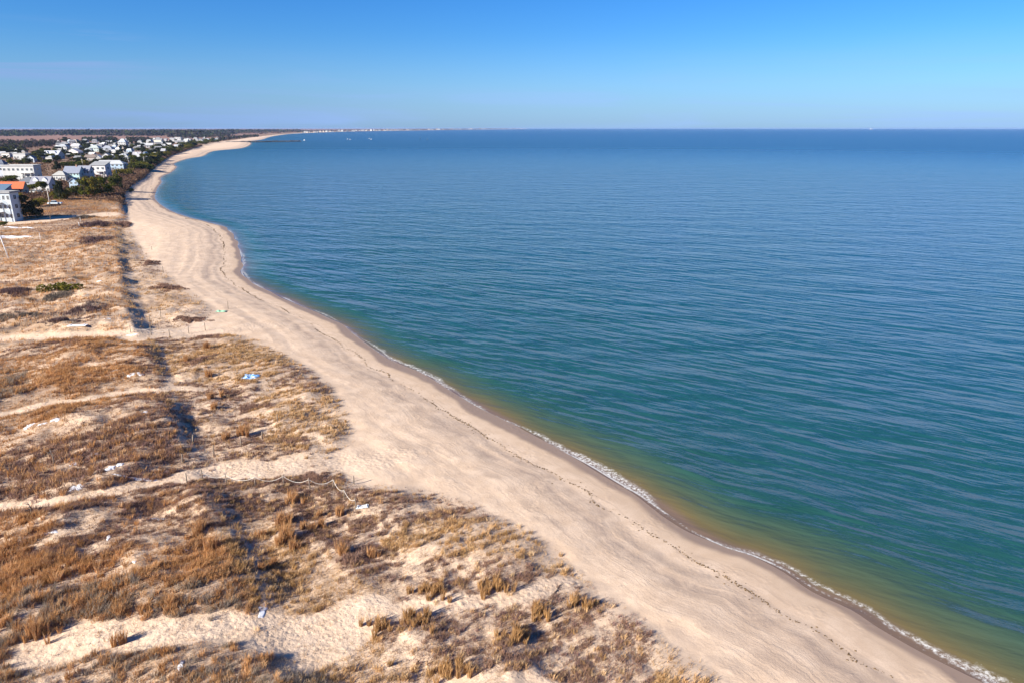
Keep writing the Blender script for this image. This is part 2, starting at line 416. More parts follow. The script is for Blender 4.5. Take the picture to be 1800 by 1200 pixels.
tread = t.new('ShaderNodeTexVoronoi', feature='SMOOTH_F1'); t.link(P, tread.inputs['Vector']); tread.inputs['Scale'].default_value = 2.6
trod = t.math('MULTIPLY', tread.outputs['Distance'], t.math('ADD', p, t.math('MULTIPLY', t.mrange(t.noise(P, .22, 4), .5, .62), .45)))
hgt = t.math('ADD', t.math('MULTIPLY', n_mid, .5), t.math('MULTIPLY', n_fine, .35))
b1 = t.bump(t.math('MULTIPLY', hgt, t.math('MULTIPLY', t.mrange(sn, 2, 9, .1, 1.0), t.math('ADD', .3, t.math('MULTIPLY', dune, .7)))), .2)
dv = t.new('ShaderNodeTexVoronoi', feature='F1'); t.link(t.mapping(P, (1.0, 1.0, .3)), dv.inputs['Vector']); dv.inputs['Scale'].default_value = .9
dent = t.math('MULTIPLY', t.mrange(dv.outputs['Distance'], .05, .26, -1.0, 0.0), t.math('MULTIPLY', t.mrange(sn, 8, 11), t.mrange(t.noise(P, .3, 3), .48, .6)))
b1 = t.bump(t.math('MULTIPLY', lines, t.math('MULTIPLY', onb, t.mrange(sn, 4, 8))), .07, .8, b1)
b2 = t.bump(t.math('ADD', trod, t.math('MULTIPLY', dent, .3)), .07, .9, b1)
M_GROUND = t.done(near, rough, .25, b2)
me = np_mesh('ground', V, F, [M_GROUND], True)
for k, v in ex.items(): add_attr(me, k, v)
tag(link_mesh('ground', me), kind='structure')

FOAM_AT = [(1400,1.3),(1200,1.3),(1140,1.2),(1100,1.0),(1067,.9),(1037,.75),(1003,.8),(977,.4),(943,.12),(925,.15),(890,.25),(873,1.0),(847,1.3),(813,1.3),(783,1.0),(753,.6),(722,.45),(690,.7),(660,1.2),(640,1.1),(615,.8),(597,.4),(572,.35),(555,.4),(527,.3),(504,.3),(490,.6),(470,1.0),(442,.5),(404,.5),(382,.1),(350,.5),(330,.2),(312,.7),(300,.1),(260,0)]
SHALLOW = [(1400,1.45),(1150,1.45),(960,1.5),(830,1.75),(700,2.0),(600,2.4),(450,3.2),(260,4)]
SHY = [float(unproj(900, q)[1]) for q, _ in SHALLOW]; SHV = [v for _, v in SHALLOW]
FWY = [float(unproj(900, q)[1]) for q, _ in FOAM_AT]; FWV = [v for _, v in FOAM_AT]
# ================================================================ water: one sheet out to the horizon
ang = np.concatenate([np.arange(-100, -46, 3.), np.arange(-46, 40, .3), np.arange(40, 101, 2.)])*math.pi/180
dr = rows([(14, 34, .03), (34, 700, .006), (700, 5000, .02), (5000, 21500, .06)]); dr = np.append(dr, 21500)
X, Y = polar(dr, ang); S = sd_shore(X.ravel(), Y.ravel())
V, F, ex = prune(X, Y, np.zeros(X.shape), grid_faces(*X.shape), (S < 3).reshape(X.shape), dict(s=S, fw=np.interp(Y.ravel(), FWY, FWV), sh=np.interp(Y.ravel(), SHY, SHV)))
print('water faces', len(F))
t = NT('sea_water')
P = t.pos(); s = t.attr('s')
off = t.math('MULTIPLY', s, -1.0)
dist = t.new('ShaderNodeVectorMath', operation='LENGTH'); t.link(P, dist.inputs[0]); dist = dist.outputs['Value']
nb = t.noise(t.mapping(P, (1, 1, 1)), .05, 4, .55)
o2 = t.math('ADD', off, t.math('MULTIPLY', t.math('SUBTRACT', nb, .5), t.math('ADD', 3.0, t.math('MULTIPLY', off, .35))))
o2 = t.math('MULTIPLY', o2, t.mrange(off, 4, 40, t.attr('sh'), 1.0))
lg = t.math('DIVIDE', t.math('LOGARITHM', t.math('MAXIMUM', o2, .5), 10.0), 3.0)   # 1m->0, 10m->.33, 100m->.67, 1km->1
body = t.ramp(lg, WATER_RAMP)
# long patches of wind and cloud-free calm far out
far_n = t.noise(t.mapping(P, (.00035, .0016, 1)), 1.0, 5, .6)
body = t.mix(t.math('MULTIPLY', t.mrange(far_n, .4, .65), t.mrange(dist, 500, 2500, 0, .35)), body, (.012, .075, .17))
# waves: three trains of crests plus ripples
wv = t.mapping(P, (1, 1, 1), (0, 0, WAVE_ROT))
warp = t.new('ShaderNodeVectorMath', operation='ADD'); t.link(wv, warp.inputs[0])
nw = t.new('ShaderNodeTexNoise'); nw.inputs['Scale'].default_value = .06; nw.inputs['Detail'].default_value = 2; t.link(P, nw.inputs['Vector'])
sc_ = t.new('ShaderNodeVectorMath', operation='SCALE'); t.link(nw.outputs['Color'], sc_.inputs[0]); sc_.inputs['Scale'].default_value = 3.0
t.link(sc_.outputs[0], warp.inputs[1]); wv = warp.outputs[0]
w1 = t.noise(t.mapping(wv, (.11, .50, 1)), 1.0, 2, .45)
w2 = t.noise(t.mapping(wv, (.035, .155, 1), (0, 0, R_(8))), 1.0, 2, .4)
w3 = t.noise(t.mapping(wv, (.34, 1.25, 1), (0, 0, R_(-10))), 1.0, 4, .6)
w4 = t.noise(t.mapping(P, (.022, .085, 1), (0, 0, R_(14))), 1.0, 3, .55)
hgt = t.math('ADD', t.math('MULTIPLY', w1, WAVE_AMP*1.55), t.math('MULTIPLY', w2, WAVE_AMP*1.7))
hgt = t.math('ADD', hgt, t.math('MULTIPLY', w3, WAVE_AMP*.38))
hgt = t.math('ADD', hgt, t.math('MULTIPLY', w4, WAVE_AMP*2.6))
shal = t.mrange(off, 0, 9, .12, 1.0)
hgt = t.math('MULTIPLY', hgt, shal)
nrm = t.bump(hgt, 1.0, 1.0)
# swash foam: broken white edge along the waterline
fn = t.noise(P, 2.9, 6, .72); fl = t.noise(P, .085, 3, .5)
wid = t.math('ADD', t.attr('fw'), t.mrange(fl, .3, .7, -.55, .15))
o3 = t.math('ADD', off, t.math('MULTIPLY', t.math('SUBTRACT', t.noise(P, .45, 4, .6), .5), 1.1))
lead = t.math('SUBTRACT', o3, t.math('MULTIPLY', t.math('SUBTRACT', t.noise(P, .05, 2), .38), 3.0))
f1 = t.math('MULTIPLY', t.mrange(lead, -.15, .15), t.mrange(t.math('SUBTRACT', lead, wid), -.5, .25, 1.0, 0.0))
foam = t.math('MULTIPLY', f1, t.mrange(fn, .40, .68))
foam = t.math('MAXIMUM', foam, t.math('MULTIPLY', t.math('MULTIPLY', t.mrange(off, .0, .12), t.mrange(off, .15, .4, 1.0, 0.0)), t.mrange(t.math('ADD', t.math('MULTIPLY', fn, .5), t.math('MULTIPLY', fl, .6)), .48, .62, 0, .7)))
f2 = t.math('MULTIPLY', t.mrange(t.math('SUBTRACT', off, t.math('MULTIPLY', wid, 1.8)), -.9, .9, 1.0, 0.0), t.mrange(t.noise(P, 2.6, 5, .8), .60, .72, 0, .6))
foam = t.math('MAXIMUM', foam, f2)
foam = t.math('MULTIPLY', foam, t.mrange(dist, 120, 500, .95, .45))
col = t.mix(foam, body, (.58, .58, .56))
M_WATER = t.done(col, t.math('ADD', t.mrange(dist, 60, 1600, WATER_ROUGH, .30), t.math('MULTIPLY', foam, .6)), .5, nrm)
t.b.inputs['IOR'].default_value = 1.38
me = np_mesh('sea', V, F, [M_WATER], True)
for k, v in ex.items(): add_attr(me, k, v)
tag(link_mesh('sea', me), kind='structure')
# ================================================================ dune grass and heath
def leafmat(name, rough=.8, transl=.25, attr='tint', gain=1.0):
    t = NT(name); c = t.attr(attr, True)
    df = t.new('ShaderNodeBsdfDiffuse'); t.link(c, df.inputs[0]); df.inputs[1].default_value = .6
    tr = t.new('ShaderNodeBsdfTranslucent'); t.link(c, tr.inputs[0])
    mx = t.new('ShaderNodeMixShader'); mx.inputs[0].default_value = transl
    t.link(df.outputs[0], mx.inputs[1]); t.link(tr.outputs[0], mx.inputs[2]); t.link(mx.outputs[0], t.out.inputs[0])
    return t.m
M_BLADE = leafmat('dry_grass_blades', transl=.32)
M_TWIG = leafmat('bare_twigs', transl=.1)
def blades(base, hgt, lean, wid, rng):
    """one bent triangle pair per blade; base (n,3), hgt (n,), lean (n,2), wid (n,)"""
    n = len(base); a = rng.uniform(0, math.tau, n)
    px_, py_ = np.cos(a)*wid*.5, np.sin(a)*wid*.5
    v = np.empty((n, 5, 3))
    v[:,0] = base+np.stack([px_, py_, 0*a-.03], -1); v[:,1] = base+np.stack([-px_, -py_, 0*a-.03], -1)
    mid = base+np.stack([lean[:,0]*.32, lean[:,1]*.32, hgt*.6], -1)
    v[:,2] = mid+np.stack([-px_*.8, -py_*.8, 0*a], -1); v[:,3] = mid+np.stack([px_*.8, py_*.8, 0*a], -1)
    v[:,4] = base+np.stack([lean[:,0], lean[:,1], hgt], -1)
    i = np.arange(n)[:,None]*5
    f = np.concatenate([i+[0,1,2], i+[0,2,3], i+[3,2,4]], 1).reshape(-1, 3)
    return v.reshape(-1, 3), f


def px_of(x, y, z):
    dp = y*CT-(z-H)*ST
    return 900+FPX*x/dp, 600-FPX*(y*ST+(z-H)*CT)/dp
TAN = np.array([(.50,.275,.115),(.56,.32,.145),(.45,.23,.09),(.62,.39,.20),(.37,.20,.10)])
STRAW = np.array([(.52,.32,.15),(.58,.38,.19),(.43,.26,.11),(.62,.44,.25),(.36,.225,.115)])
HEATH = np.array([(.26,.155,.11),(.31,.185,.125),(.22,.135,.105),(.35,.215,.14),(.28,.17,.145)])
GREY = np.array([(.30,.24,.18),(.36,.29,.22),(.25,.20,.165)])
def scatter(n, dmin, dmax, seed):
    rg = np.random.default_rng(seed)
    d = np.sqrt(rg.uniform(dmin**2, dmax**2, n)); a = rg.uniform(-R_(47), R_(26), n)
    x, y = d*np.sin(a), d*np.cos(a)
    px, py = px_of(x, y, 2.0)
    k = (px > -90) & (px < 1420) & (py < 1290) & (py > 300)
    return x[k], y[k], rg
def fields(x, y):
    z, s, e, r, p = terrain(x, y, True)
    ca, sa = math.cos(R_(40)), math.sin(R_(40)); u = x*ca+y*sa; w = -x*sa+y*ca
    patch = fbm(u*.045, w*.11, 61, 3); fine = fbm(u*.20, w*.55, 67, 3); rowy = fbm(u*.45, w*1.7, 68, 2)
    return z, e, r, p, patch, fine, rowy, sstep(-1.5, 1.5, r), fbm(x*.05+9, y*.05, 77, 3)
def emit(x, y, z, H_, c, spread, nb, wid, rg, out=.30):
    m = len(x); N = m*nb; i = np.repeat(np.arange(m), nb)
    aa = rg.uniform(0, math.tau, N); rr = np.sqrt(rg.uniform(0, 1, N))*spread[i]
    base = np.stack([x[i]+np.cos(aa)*rr, y[i]+np.sin(aa)*rr, z[i]-.02], -1)
    hh = H_[i]*rg.uniform(.5, 1.08, N)*(1.1-.35*rr/spread[i])
    ln = np.stack([np.cos(aa)*hh*out+hh*.16, np.sin(aa)*hh*out+hh*.05], -1)+rg.normal(0, .04, (N, 2))
    v, f = blades(base, hh, ln, wid*rg.uniform(.7, 1.3, N), rg)
    return v, f, np.repeat(c[i]*(.85+.3*rg.uniform(0, 1, N))[:,None], 5, 0)
def pickcol(m, left, hp, rg):
    k = rg.integers(0, 5, m); c = np.where((left > .5)[:,None], TAN[k], STRAW[k])
    h = (hp > .58) & (rg.uniform(0, 1, m) < .8); c = np.where(h[:,None], HEATH[k], c)
    g = (hp < .36) & (rg.uniform(0, 1, m) < .4); c = np.where(g[:,None], GREY[k%3], c)
    return c*(.8+.4*rg.uniform(0, 1, m))[:,None], h, g
def tufts(n, dmin, dmax, seed, nb, lod):
    """clumps of tall bunch grass with sand between them"""
    x, y, rg = scatter(n, dmin, dmax, seed)
    k = inside(x, y, POLY_DUNE); x, y = x[k], y[k]
    z, e, r, p, patch, fine, rowy, left, hp = fields(x, y)
    crest = np.exp(-((r+.6)/2.6)**2)
    dens = left*(sstep(.39, .53, patch*.55+fine*.45)*1.1+.06)+crest*.6
    dens = np.maximum(dens, (1-left)*(sstep(.42, .58, fine*.7+patch*.3)*.6+.05))
    belt = np.exp(-((e-8)/6.5)**2)*(1-left)*sstep(.36, .52, fine*.6+rowy*.4)
    farb = sstep(85, 160, np.hypot(x, y)); dens = np.maximum(dens, (left*.9+.1)*farb*(.25+.75*sstep(.36, .50, patch*.4+fine*.6)))
    dens = np.maximum(dens, belt*.8)*(.15+1.1*sstep(.40, .58, rowy))
    dens = dens*(1-.98*sstep(.25, .72, p))*sstep(.3, 2.0, e)
    k = rg.uniform(0, 1, len(x)) < dens
    x, y, z, left, hp, patch = (q[k] for q in (x, y, z, left, hp, patch)); m = len(x)
    c, h, g = pickcol(m, left, hp, rg)
    H_ = .32+.26*rg.uniform(0, 1, m)+.10*left+left*sstep(.42, .60, patch)*.42*rg.uniform(0, 1, m)
    H_ = np.where(h, H_*.65, H_)
    return emit(x, y, z, H_, c, (.13+.14*rg.uniform(0, 1, m)**2)*(1+.4*lod)+H_*.07, nb, .026+.022*lod, rg)
def stubble(n, dmin, dmax, seed, nb, lod):
    """short sparse grass and stalks all over the dunes"""
    x, y, rg = scatter(n, dmin, dmax, seed)
    k = inside(x, y, POLY_DUNE); x, y = x[k], y[k]
    z, e, r, p, patch, fine, rowy, left, hp = fields(x, y)
    dens = (.26+.84*sstep(.38, .56, fine*.5+rowy*.5))*(.62+.38*left)*(1-.93*sstep(.2, .7, p))*sstep(-.3, 3.0, e)
    k = rg.uniform(0, 1, len(x)) < dens
    x, y, z, left, hp = (q[k] for q in (x, y, z, left, hp)); m = len(x)
    c, h, g = pickcol(m, left*.8, hp, rg); H_ = .14+.22*rg.uniform(0, 1, m)
    return emit(x, y, z, H_, c*.92, .08+.12*rg.uniform(0, 1, m)+.1*lod, nb, .020+.018*lod, rg, .5)
def stuff_obj(name, label, parts, mat):
    V, F, C, b = [], [], [], 0
    for v, f, c in parts: V.append(v); F.append(f+b); C.append(c); b += len(v)
    V = np.concatenate(V); F = np.concatenate(F)
    me = np_mesh(name, V, F, [mat]); add_attr(me, 'tint', np.concatenate(C), 'COLOR')
    o = link_mesh(name, me); print(name, len(F)); return o
o = stuff_obj('dune_grass', '', [tufts(26000, 36, 72, 1, 36, 0), tufts(56000, 72, 130, 2, 18, .8), tufts(210000, 130, 430, 3, 7, 2.0),
  stubble(GN[0], 36, 72, 4, 5, 0), stubble(GN[1], 72, 130, 5, 4, .7), stubble(GN[2], 130, 430, 6, 3, 1.8)], M_BLADE)
tag(o, 'dry tan and straw coloured dune grass covering the sandy hummocks', 'dune grass', kind='stuff')

def tri_cloud(n, rg, fpos, size, cols, up=.5):
    """n loose triangles at fpos(n) -> (n,3); size (n,)"""
    c = fpos; a = rg.normal(0, 1, (n, 3)); a[:,2] *= up; a /= np.linalg.norm(a, axis=1)[:,None]
    b = rg.normal(0, 1, (n, 3)); b -= a*(a*b).sum(1)[:,None]; b /= np.linalg.norm(b, axis=1)[:,None]
    s = size[:,None]
    v = np.stack([c-a*s*.5-b*s*.35, c+a*s*.6, c-a*s*.2+b*s*.5], 1).reshape(-1, 3)
    return v, np.arange(n*3).reshape(-1, 3), np.repeat(cols, 3, 0)

def patch_thing(name, px, py, w, dp, h, label, cat, pal, n=2600, group=None, grey=0):
    dp *= 1.9; h *= .85; n = 3400
    """a low thicket: twigs standing on the ground over an uneven oval, w by dp metres, h high"""
    x0, y0, z0 = ground(px, py); rg = np.random.default_rng(int(px*7+py))
    a = rg.uniform(0, math.tau, n); q = rg.uniform(0, 1, n)**.6
    lob = .78+.3*np.sin(a*2+px)+.18*np.sin(a*5+py); 
    lx, ly = np.cos(a)*q*w*.5*lob, np.sin(a)*q*dp*.5*lob
    ang = R_(18); X_, Y_ = x0+lx*math.cos(ang)-ly*math.sin(ang), y0+lx*math.sin(ang)+ly*math.cos(ang)
    z = terrain(X_, Y_)
    fade = 1-.65*q**2
    k = fbm(X_*.9, Y_*.9, 13, 3) > .34+.22*q
    X_, Y_, z, fade = X_[k], Y_[k], z[k], fade[k]; n = len(z)
    hh = h*fade*rg.uniform(.5, 1.1, n)*(.7+.6*fbm(X_*.7, Y_*.7, 5, 2))
    ln = rg.normal(0, .30, (n, 2))*hh[:,None]+np.array([.15, .05])*hh[:,None]
    wd = max(.022, .0004*math.hypot(x0, y0))
    v, f = blades(np.stack([X_, Y_, z], -1)-[x0, y0, z0], hh, ln, np.full(n, wd)*rg.uniform(.7, 1.5, n), rg)
    c = pal[rg.integers(0, len(pal), n)]*(.75+.5*rg.uniform(0, 1, n))[:,None]
    me = np_mesh(name, v, f, [M_TWIG]); add_attr(me, 'tint', np.repeat(c, 5, 0), 'COLOR')
    o = link_mesh(name, me); o.location = (x0, y0, z0); tag(o, label, cat, group); return o
HP = HEATH
for a in [
 (615, 985, 5.5, 3.2, .75, 'broad purplish brown heath thicket on the seaward dune above two upright tan grass clumps'),
 (512, 778, 5.5, 2.6, .55, 'long low brown heath thicket on the dune rim just above the wide sand path'),
 (448, 716, 6.5, 2.6, .6, 'russet heath mat on the dune shelf just below the crumpled blue tarp'),
 (392, 688, 5.0, 2.6, .55, 'brown heath strip to the left below the crumpled blue tarp'),
 (352, 632, 7.0, 4.0, .6, 'brown heath patch on the dune shelf below the upper sand path'),
 (358, 594, 7.0, 2.6, .6, 'flat brown heath band bordering the near side of the upper sand path'),
 (335, 563, 7.5, 2.6, .55, 'oval brown heath island in the middle of the upper sand path mouth'),
 (555, 840, 4.5, 2.4, .5, 'rounded brown heath thicket touching the rope fence at the wide sand path'),
 (298, 507, 9.0, 5.0, .8, 'brown heath patch at the beachward corner of the middle dunes'),
 (262, 462, 8.0, 5.0, .9, 'tan brown heath mound by the beach edge in the middle distance'),
 (218, 396, 9.0, 9.0, 1.4, 'tall tan thicket at the beach edge beyond the dark mound'),
]: patch_thing('heath_thicket', *a[:5], a[5], 'heath', HP, n=2600, group='low heath thickets on the dunes')
DARK = np.array([(.15,.095,.085),(.19,.125,.105),(.12,.085,.08),(.165,.098,.105)])
for a in [
 (150, 545, 17, 5, 1.1, 'long dark maroon thicket stretched across the dunes below the green bush'),
 (170, 396, 16, 9, 2.0, 'dark dome shaped thicket farther of the two purple black mounds'),
 (168, 424, 17, 9, 1.8, 'dark wing shaped thicket nearer of the two purple black mounds'),
 (22, 515, 9, 5, 1.4, 'dark grey brown thicket at the left edge near the thin upper trail'),
 (128, 492, 10, 3, 1.0, 'grey brown thicket on the rise just above the green bush'),
 (88, 524, 12, 3.4, .9, 'grey lavender thicket directly below the green bush'),
 (40, 556, 10, 4, .9, 'grey brown thicket at the left edge above the upper sand path'),
 (115, 565, 10, 3, .8, 'dark scrub strip just above the lying white board'),
 (150, 384, 12, 4, 1.6, 'greyish scrub on the dune crest next to the bare sand clearing'),
]: patch_thing('dark_thicket', *a[:5], a[5], 'thicket', DARK if 'dark' in a[5] else GREY*.7, n=2600, group='dark bare thickets on the far dunes')

# standing bunches of tall grass one can tell apart
def bunch(px, py, h, w, label, pal=TAN, nb=260):
    x0, y0, z0 = ground(px, py); rg = np.random.default_rng(int(px*3+py*5))
    nc = max(3, int(w*7)); cx = rg.normal(0, w*.24, nc); cy = rg.normal(0, w*.16, nc); ch = rg.uniform(.65, 1.1, nc)
    N = int(nb*max(1, w)); i = rg.integers(0, nc, N)
    a = rg.uniform(0, math.tau, N); q = np.sqrt(rg.uniform(0, 1, N))*.15
    bx, by = cx[i]+np.cos(a)*q, cy[i]+np.sin(a)*q
    z = terrain(bx+x0, by+y0)-z0
    hh = h*ch[i]*rg.uniform(.55, 1.08, N)
    ln = np.stack([np.cos(a)*hh*.22+hh*.10, np.sin(a)*hh*.22+hh*.03], -1)+rg.normal(0, .04, (N, 2))
    v, f = blades(np.stack([bx, by, z], -1), hh, ln, np.full(N, .03)*rg.uniform(.7, 1.3, N), rg)
    c = pal[rg.integers(0, len(pal), N)]*(.8+.4*rg.uniform(0, 1, N))[:,None]
    me = np_mesh('grass_clump', v, f, [M_BLADE]); add_attr(me, 'tint', np.repeat(c, 5, 0), 'COLOR')
    o = link_mesh('grass_clump', me); o.location = (x0, y0, z0)
    tag(o, label, 'grass clump', 'upright clumps of tall dry grass'); return o
for a in [
 (601, 972, 1.25, 1.3, 'tan grass clump, left of the two standing side by side below the big heath thicket'),
 (655, 978, 1.0, 1.0, 'tan grass clump, right of the two standing side by side below the big heath thicket'),
 (514, 880, 1.25, 2.0, 'bushy golden grass clump just below the sagging rope fence'),
 (496, 922, 1.5, 1.6, 'tallest russet grass clump in a column of three on the dune shelf'),
 (503, 945, 1.5, 1.7, 'middle russet grass clump in a column of three, with a long dark shadow'),
 (494, 955, 1.1, 1.3, 'lowest russet grass clump in a column of three on the dune shelf'),
 (566, 925, 1.0, .8, 'single short grass clump with shadow streak, left of its twin below the broken fence'),
 (596, 905, 1.0, .9, 'short grass clump standing right below the grey plank and fence end'),
 (562, 908, .9, .8, 'short orange grass clump between rope fence and single shadowed clump'),
 (546, 928, .9, 1.6, 'pale spreading grass clump left of the single shadowed clump'),
 (481, 994, .95, .6, 'slim dark grass clump with a thin shadow right of the foot trail'),
 (463, 1000, .9, .5, 'slim pale grass clump close beside the foot trail'),
 (516, 965, 1.0, 1.1, 'low brown grass clump downhill of the column of three'),
 (460, 943, .8, .8, 'small tan clump left of the column of three'),
 (370, 700, 1.15, 1.1, 'round orange grass clump, upper of two beside the north south foot trail'),
 (376, 718, 1.1, 1.0, 'round orange grass clump, lower of two beside the north south foot trail'),
 (399, 772, 1.1, .9, 'orange grass clump standing alone just above the wide sand path'),
 (427, 764, 1.6, 1.6, 'tall russet grass clump with feathery top above the wide sand path'),
 (392, 697, 1.1, .6, 'narrow grass clump at the left tip of the heath strip'),
 (367, 662, 1.3, 1.0, 'narrow upright grass clump left of the crumpled blue tarp'),
 (364, 612, 1.5, .9, 'slim upright grass clump just below the heath band of the upper path'),
 (328, 634, 1.2, .9, 'short orange grass clump left of the dune shelf heath patch'),
 (207, 1081, 1.0, .8, 'lone grass clump with a shadow on the pale lower sand path edge'),
 (298, 1066, 1.2, 1.2, 'broad tan grass clump uphill of the pale lower sand path'),
 (253, 1074, .9, .8, 'small grass clump next to the thin snow streak by the lower path'),
 (208, 1130, 1.1, .9, 'lone grass clump beneath the lower sand path near the corner'),
 (63, 1120, 1.5, 1.8, 'tall golden grass clump at the lower left corner of the dunes'),
 (350, 935, 1.4, 1.2, 'tall russet grass clump on the dune crest casting a blue shadow'),
 (372, 965, 1.5, 1.2, 'outermost tan grass clump on the dune crest above the shaded slope'),
]: bunch(*a)
for a in [
 (762, 1042, .85, 3.0, 'long straw coloured grass mound bordering the seaward trail from above'),
 (862, 1038, 1.0, 2.6, 'big golden brown grass mound just above the seaward trail'),
 (740, 1090, .9, 3.0, 'curved golden grass mound just below the seaward trail with a blue shadow'),
 (665, 1100, .9, 2.2, 'brown grass mound at the fork of the sand trails'),
 (1015, 1062, .8, 2.2, 'golden grass mound near the seaward end of the trail'),
 (945, 1078, .9, 2.4, 'brown grass mound in the beach grass below the end of the trail'),
 (905, 1120, .9, 2.4, 'dense brown grass mound in the lower beach grass'),
 (790, 1180, 1.0, 2.6, 'reddish brown grass mound at the bottom edge of the picture'),
]: bunch(*a, pal=STRAW*np.array([.86,.78,.68]), nb=330)

# the green bush of the far dunes
M_LEAF = leafmat('evergreen_leaves', transl=.2)
M_BARK = plain('bark', (.13, .095, .065), .95)
def crown_cloud(rg, n, lumps, size, pal, flat=1.0):
    """leaf clumps spread over uneven lumps (x,y,z,r)"""
    L = np.array(lumps); wgt = L[:,3]**2; i = rg.choice(len(L), n, p=wgt/wgt.sum())
    d = rg.normal(0, 1, (n, 3)); d /= np.linalg.norm(d, axis=1)[:,None]
    rad = rg.uniform(.45, 1.06, n)**.6
    c = L[i,:3]+d*(L[i,3]*rad)[:,None]*[1, 1, flat]
    col = pal[rg.integers(0, len(pal), n)]*(.7+.6*rg.uniform(0, 1, n))[:,None]
    return tri_cloud(n, rg, c, size*rg.uniform(.6, 1.4, n), col, .8)
def branches(mb, rg, h, r, top, n=7, spread=1.5):
    k = int(rg.integers(0, 1000)); rd = random.Random(k)
    pts = [(0, 0, -.15)]+[(rd.uniform(-.05, .05)*h*j/4, rd.uniform(-.05, .05)*h*j/4, h*top*j/4) for j in range(1, 5)]
    mb.tube(pts, [r, r*.85, r*.65, r*.45, r*.2], 6)
    for j in range(n):
        a = rd.uniform(0, math.tau); zb = h*top*rd.uniform(.35, .9); L = spread*rd.uniform(.5, 1.0)
        mb.tube([(0, 0, zb), (math.cos(a)*L*.5, math.sin(a)*L*.5, zb+h*.08), (math.cos(a)*L, math.sin(a)*L, zb+h*rd.uniform(.05, .2))], [r*.4, r*.28, r*.1], 4)
OLIVE = np.array([(.115,.115,.018),(.15,.14,.025),(.085,.09,.016),(.19,.155,.03)])
x0, y0, z0 = ground(107, 512)
b = empty('evergreen_bush', (x0, y0, z0)); tag(b, 'oval olive green bush standing alone in the brown dunes', 'bush')
rg = np.random.default_rng(5)
v, f, c = crown_cloud(rg, 1500, [(q*1.5+rg.normal(0,.2), rg.normal(0,.5), .75+rg.normal(0,.15), 1.0+.25*rg.random()) for q in (-2.2,-1.4,-.6,.2,1.0,1.7,2.3)], .34, OLIVE, .8)
me = np_mesh('foliage', v, f, [M_LEAF]); add_attr(me, 'tint', c, 'COLOR'); link_mesh('foliage', me, b)
mb = MB(); 
for q in (-2, -.5, 1, 2.2):
    mb = MB(); mb.tube([(q, 0, -.1), (q*1.1, .2, .6), (q*1.2, .1, 1.2)], [.07, .05, .02], 5); mb.build('stem', M_BARK, b)

# ================================================================ small things on the sand
M_SNOW = plain('old_snow', (.66, .66, .67), .6, .06, 3)
M_POST = plain('weathered_post_wood', (.20, .16, .125), .95, .25, 4)
M_ROPE = plain('pale_rope', (.66, .61, .53), .9, .1, 8)
M_BOARD = plain('bleached_board', (.70, .67, .62), .85, .1, 3)
def snow(px, py, w, dp, label, rz=.3, group='small snow patches in the dune grass', thick=.025, amp=1.0):
    w *= .8; dp *= .8; x0, y0, z0 = ground(px, py); rd = random.Random(int(px*9+py)); n = 34
    f3 = [rd.uniform(0, 6.28) for _ in range(4)]; lob = [.8+amp*sum(a_*math.sin(k/n*math.tau*m_+f_) for (a_, m_, f_) in zip((.22, .16, .12, .08), (2, 3, 5, 9), f3)) for k in range(n)]
    vs, nr = [], 5
    for q in range(nr+1):
        for k in range(n):
            a = math.tau*k/n; u = q/nr*lob[k]
            lx, ly = math.cos(a)*w*.5*u, math.sin(a)*dp*.5*u
            vs.append((lx*math.cos(rz)-ly*math.sin(rz), lx*math.sin(rz)+ly*math.cos(rz), q))
    A = np.array(vs); zz = terrain(A[:,0]+x0, A[:,1]+y0)-z0
    top = zz+.03+thick*np.sqrt(np.clip(1-(A[:,2]/nr)**2, 0, 1)); top[A[:,2] == nr] = zz[A[:,2] == nr]-.03
    V = np.stack([A[:,0], A[:,1], top], -1)
    F = [(q*n+k, q*n+(k+1)%n, (q+1)*n+(k+1)%n, (q+1)*n+k) for q in range(nr) for k in range(n)]
    me = np_mesh('snow_patch', V, F, [M_SNOW], True); o = link_mesh('snow_patch', me); o.location = (x0, y0, z0)
    tag(o, label, 'snow', group); return o
snow(462, 1071, 1.1, 2.2, 'largest oval snow patch, lying in the shaded hollow beside the lower path junction', .1, thick=.02, amp=.8)
snow(245, 842, 5.2, .75, 'long narrow snow strip along the wide sand path', .12, thick=.08)
snow(22, 417, 16, 5, 'wide snow drift beside the leaning white pole at the left edge', .2, thick=.15)
snow(28, 400, 17, 3.2, 'bright snow strip in front of the three storey house', .05, thick=.15)
snow(135, 857, 1.8, 1.3, 'pale snow patch at the narrow left end of the wide sand path', .7)
snow(86, 934, 1.7, .9, 'ragged snow patch in the tall grass of the lower left dunes', .25)
snow(307, 827, .9, .7, 'small snow lump where the wide sand path narrows at the fence', .2)
SM = 'small white patch of old snow lying among the tan dune grass'
for px, py, w, dp in [(50,749,1.8,1.6),(72,745,1.5,1.2),(97,737,1.4,1.3),(131,816,2.0,.9),(166,796,1.7,.9),(194,822,1.5,1.1),(211,816,1.3,.9),(191,944,.6,1.5),
 (284,912,1.6,.5),(272,911,1.0,.4),(325,966,.7,.4),(359,975,.6,.5),(236,987,.5,.4),(243,1001,.4,.7),(274,1070,1.3,.4),(256,724,1.2,.8),(200,651,1.6,.9),(230,658,1.5,1.1),
 (247,657,1.4,1.2),(187,596,1.6,.9),(232,589,2.4,1.1),(195,606,1.5,.6),(165,488,1.4,.8),(175,494,1.5,.9),(190,560,1.6,.7),(148,399,2.2,.9),(170,402,6.0,1.2),(318,1168,.6,1.2)]:
    snow(px, py, w, dp, SM, .3)

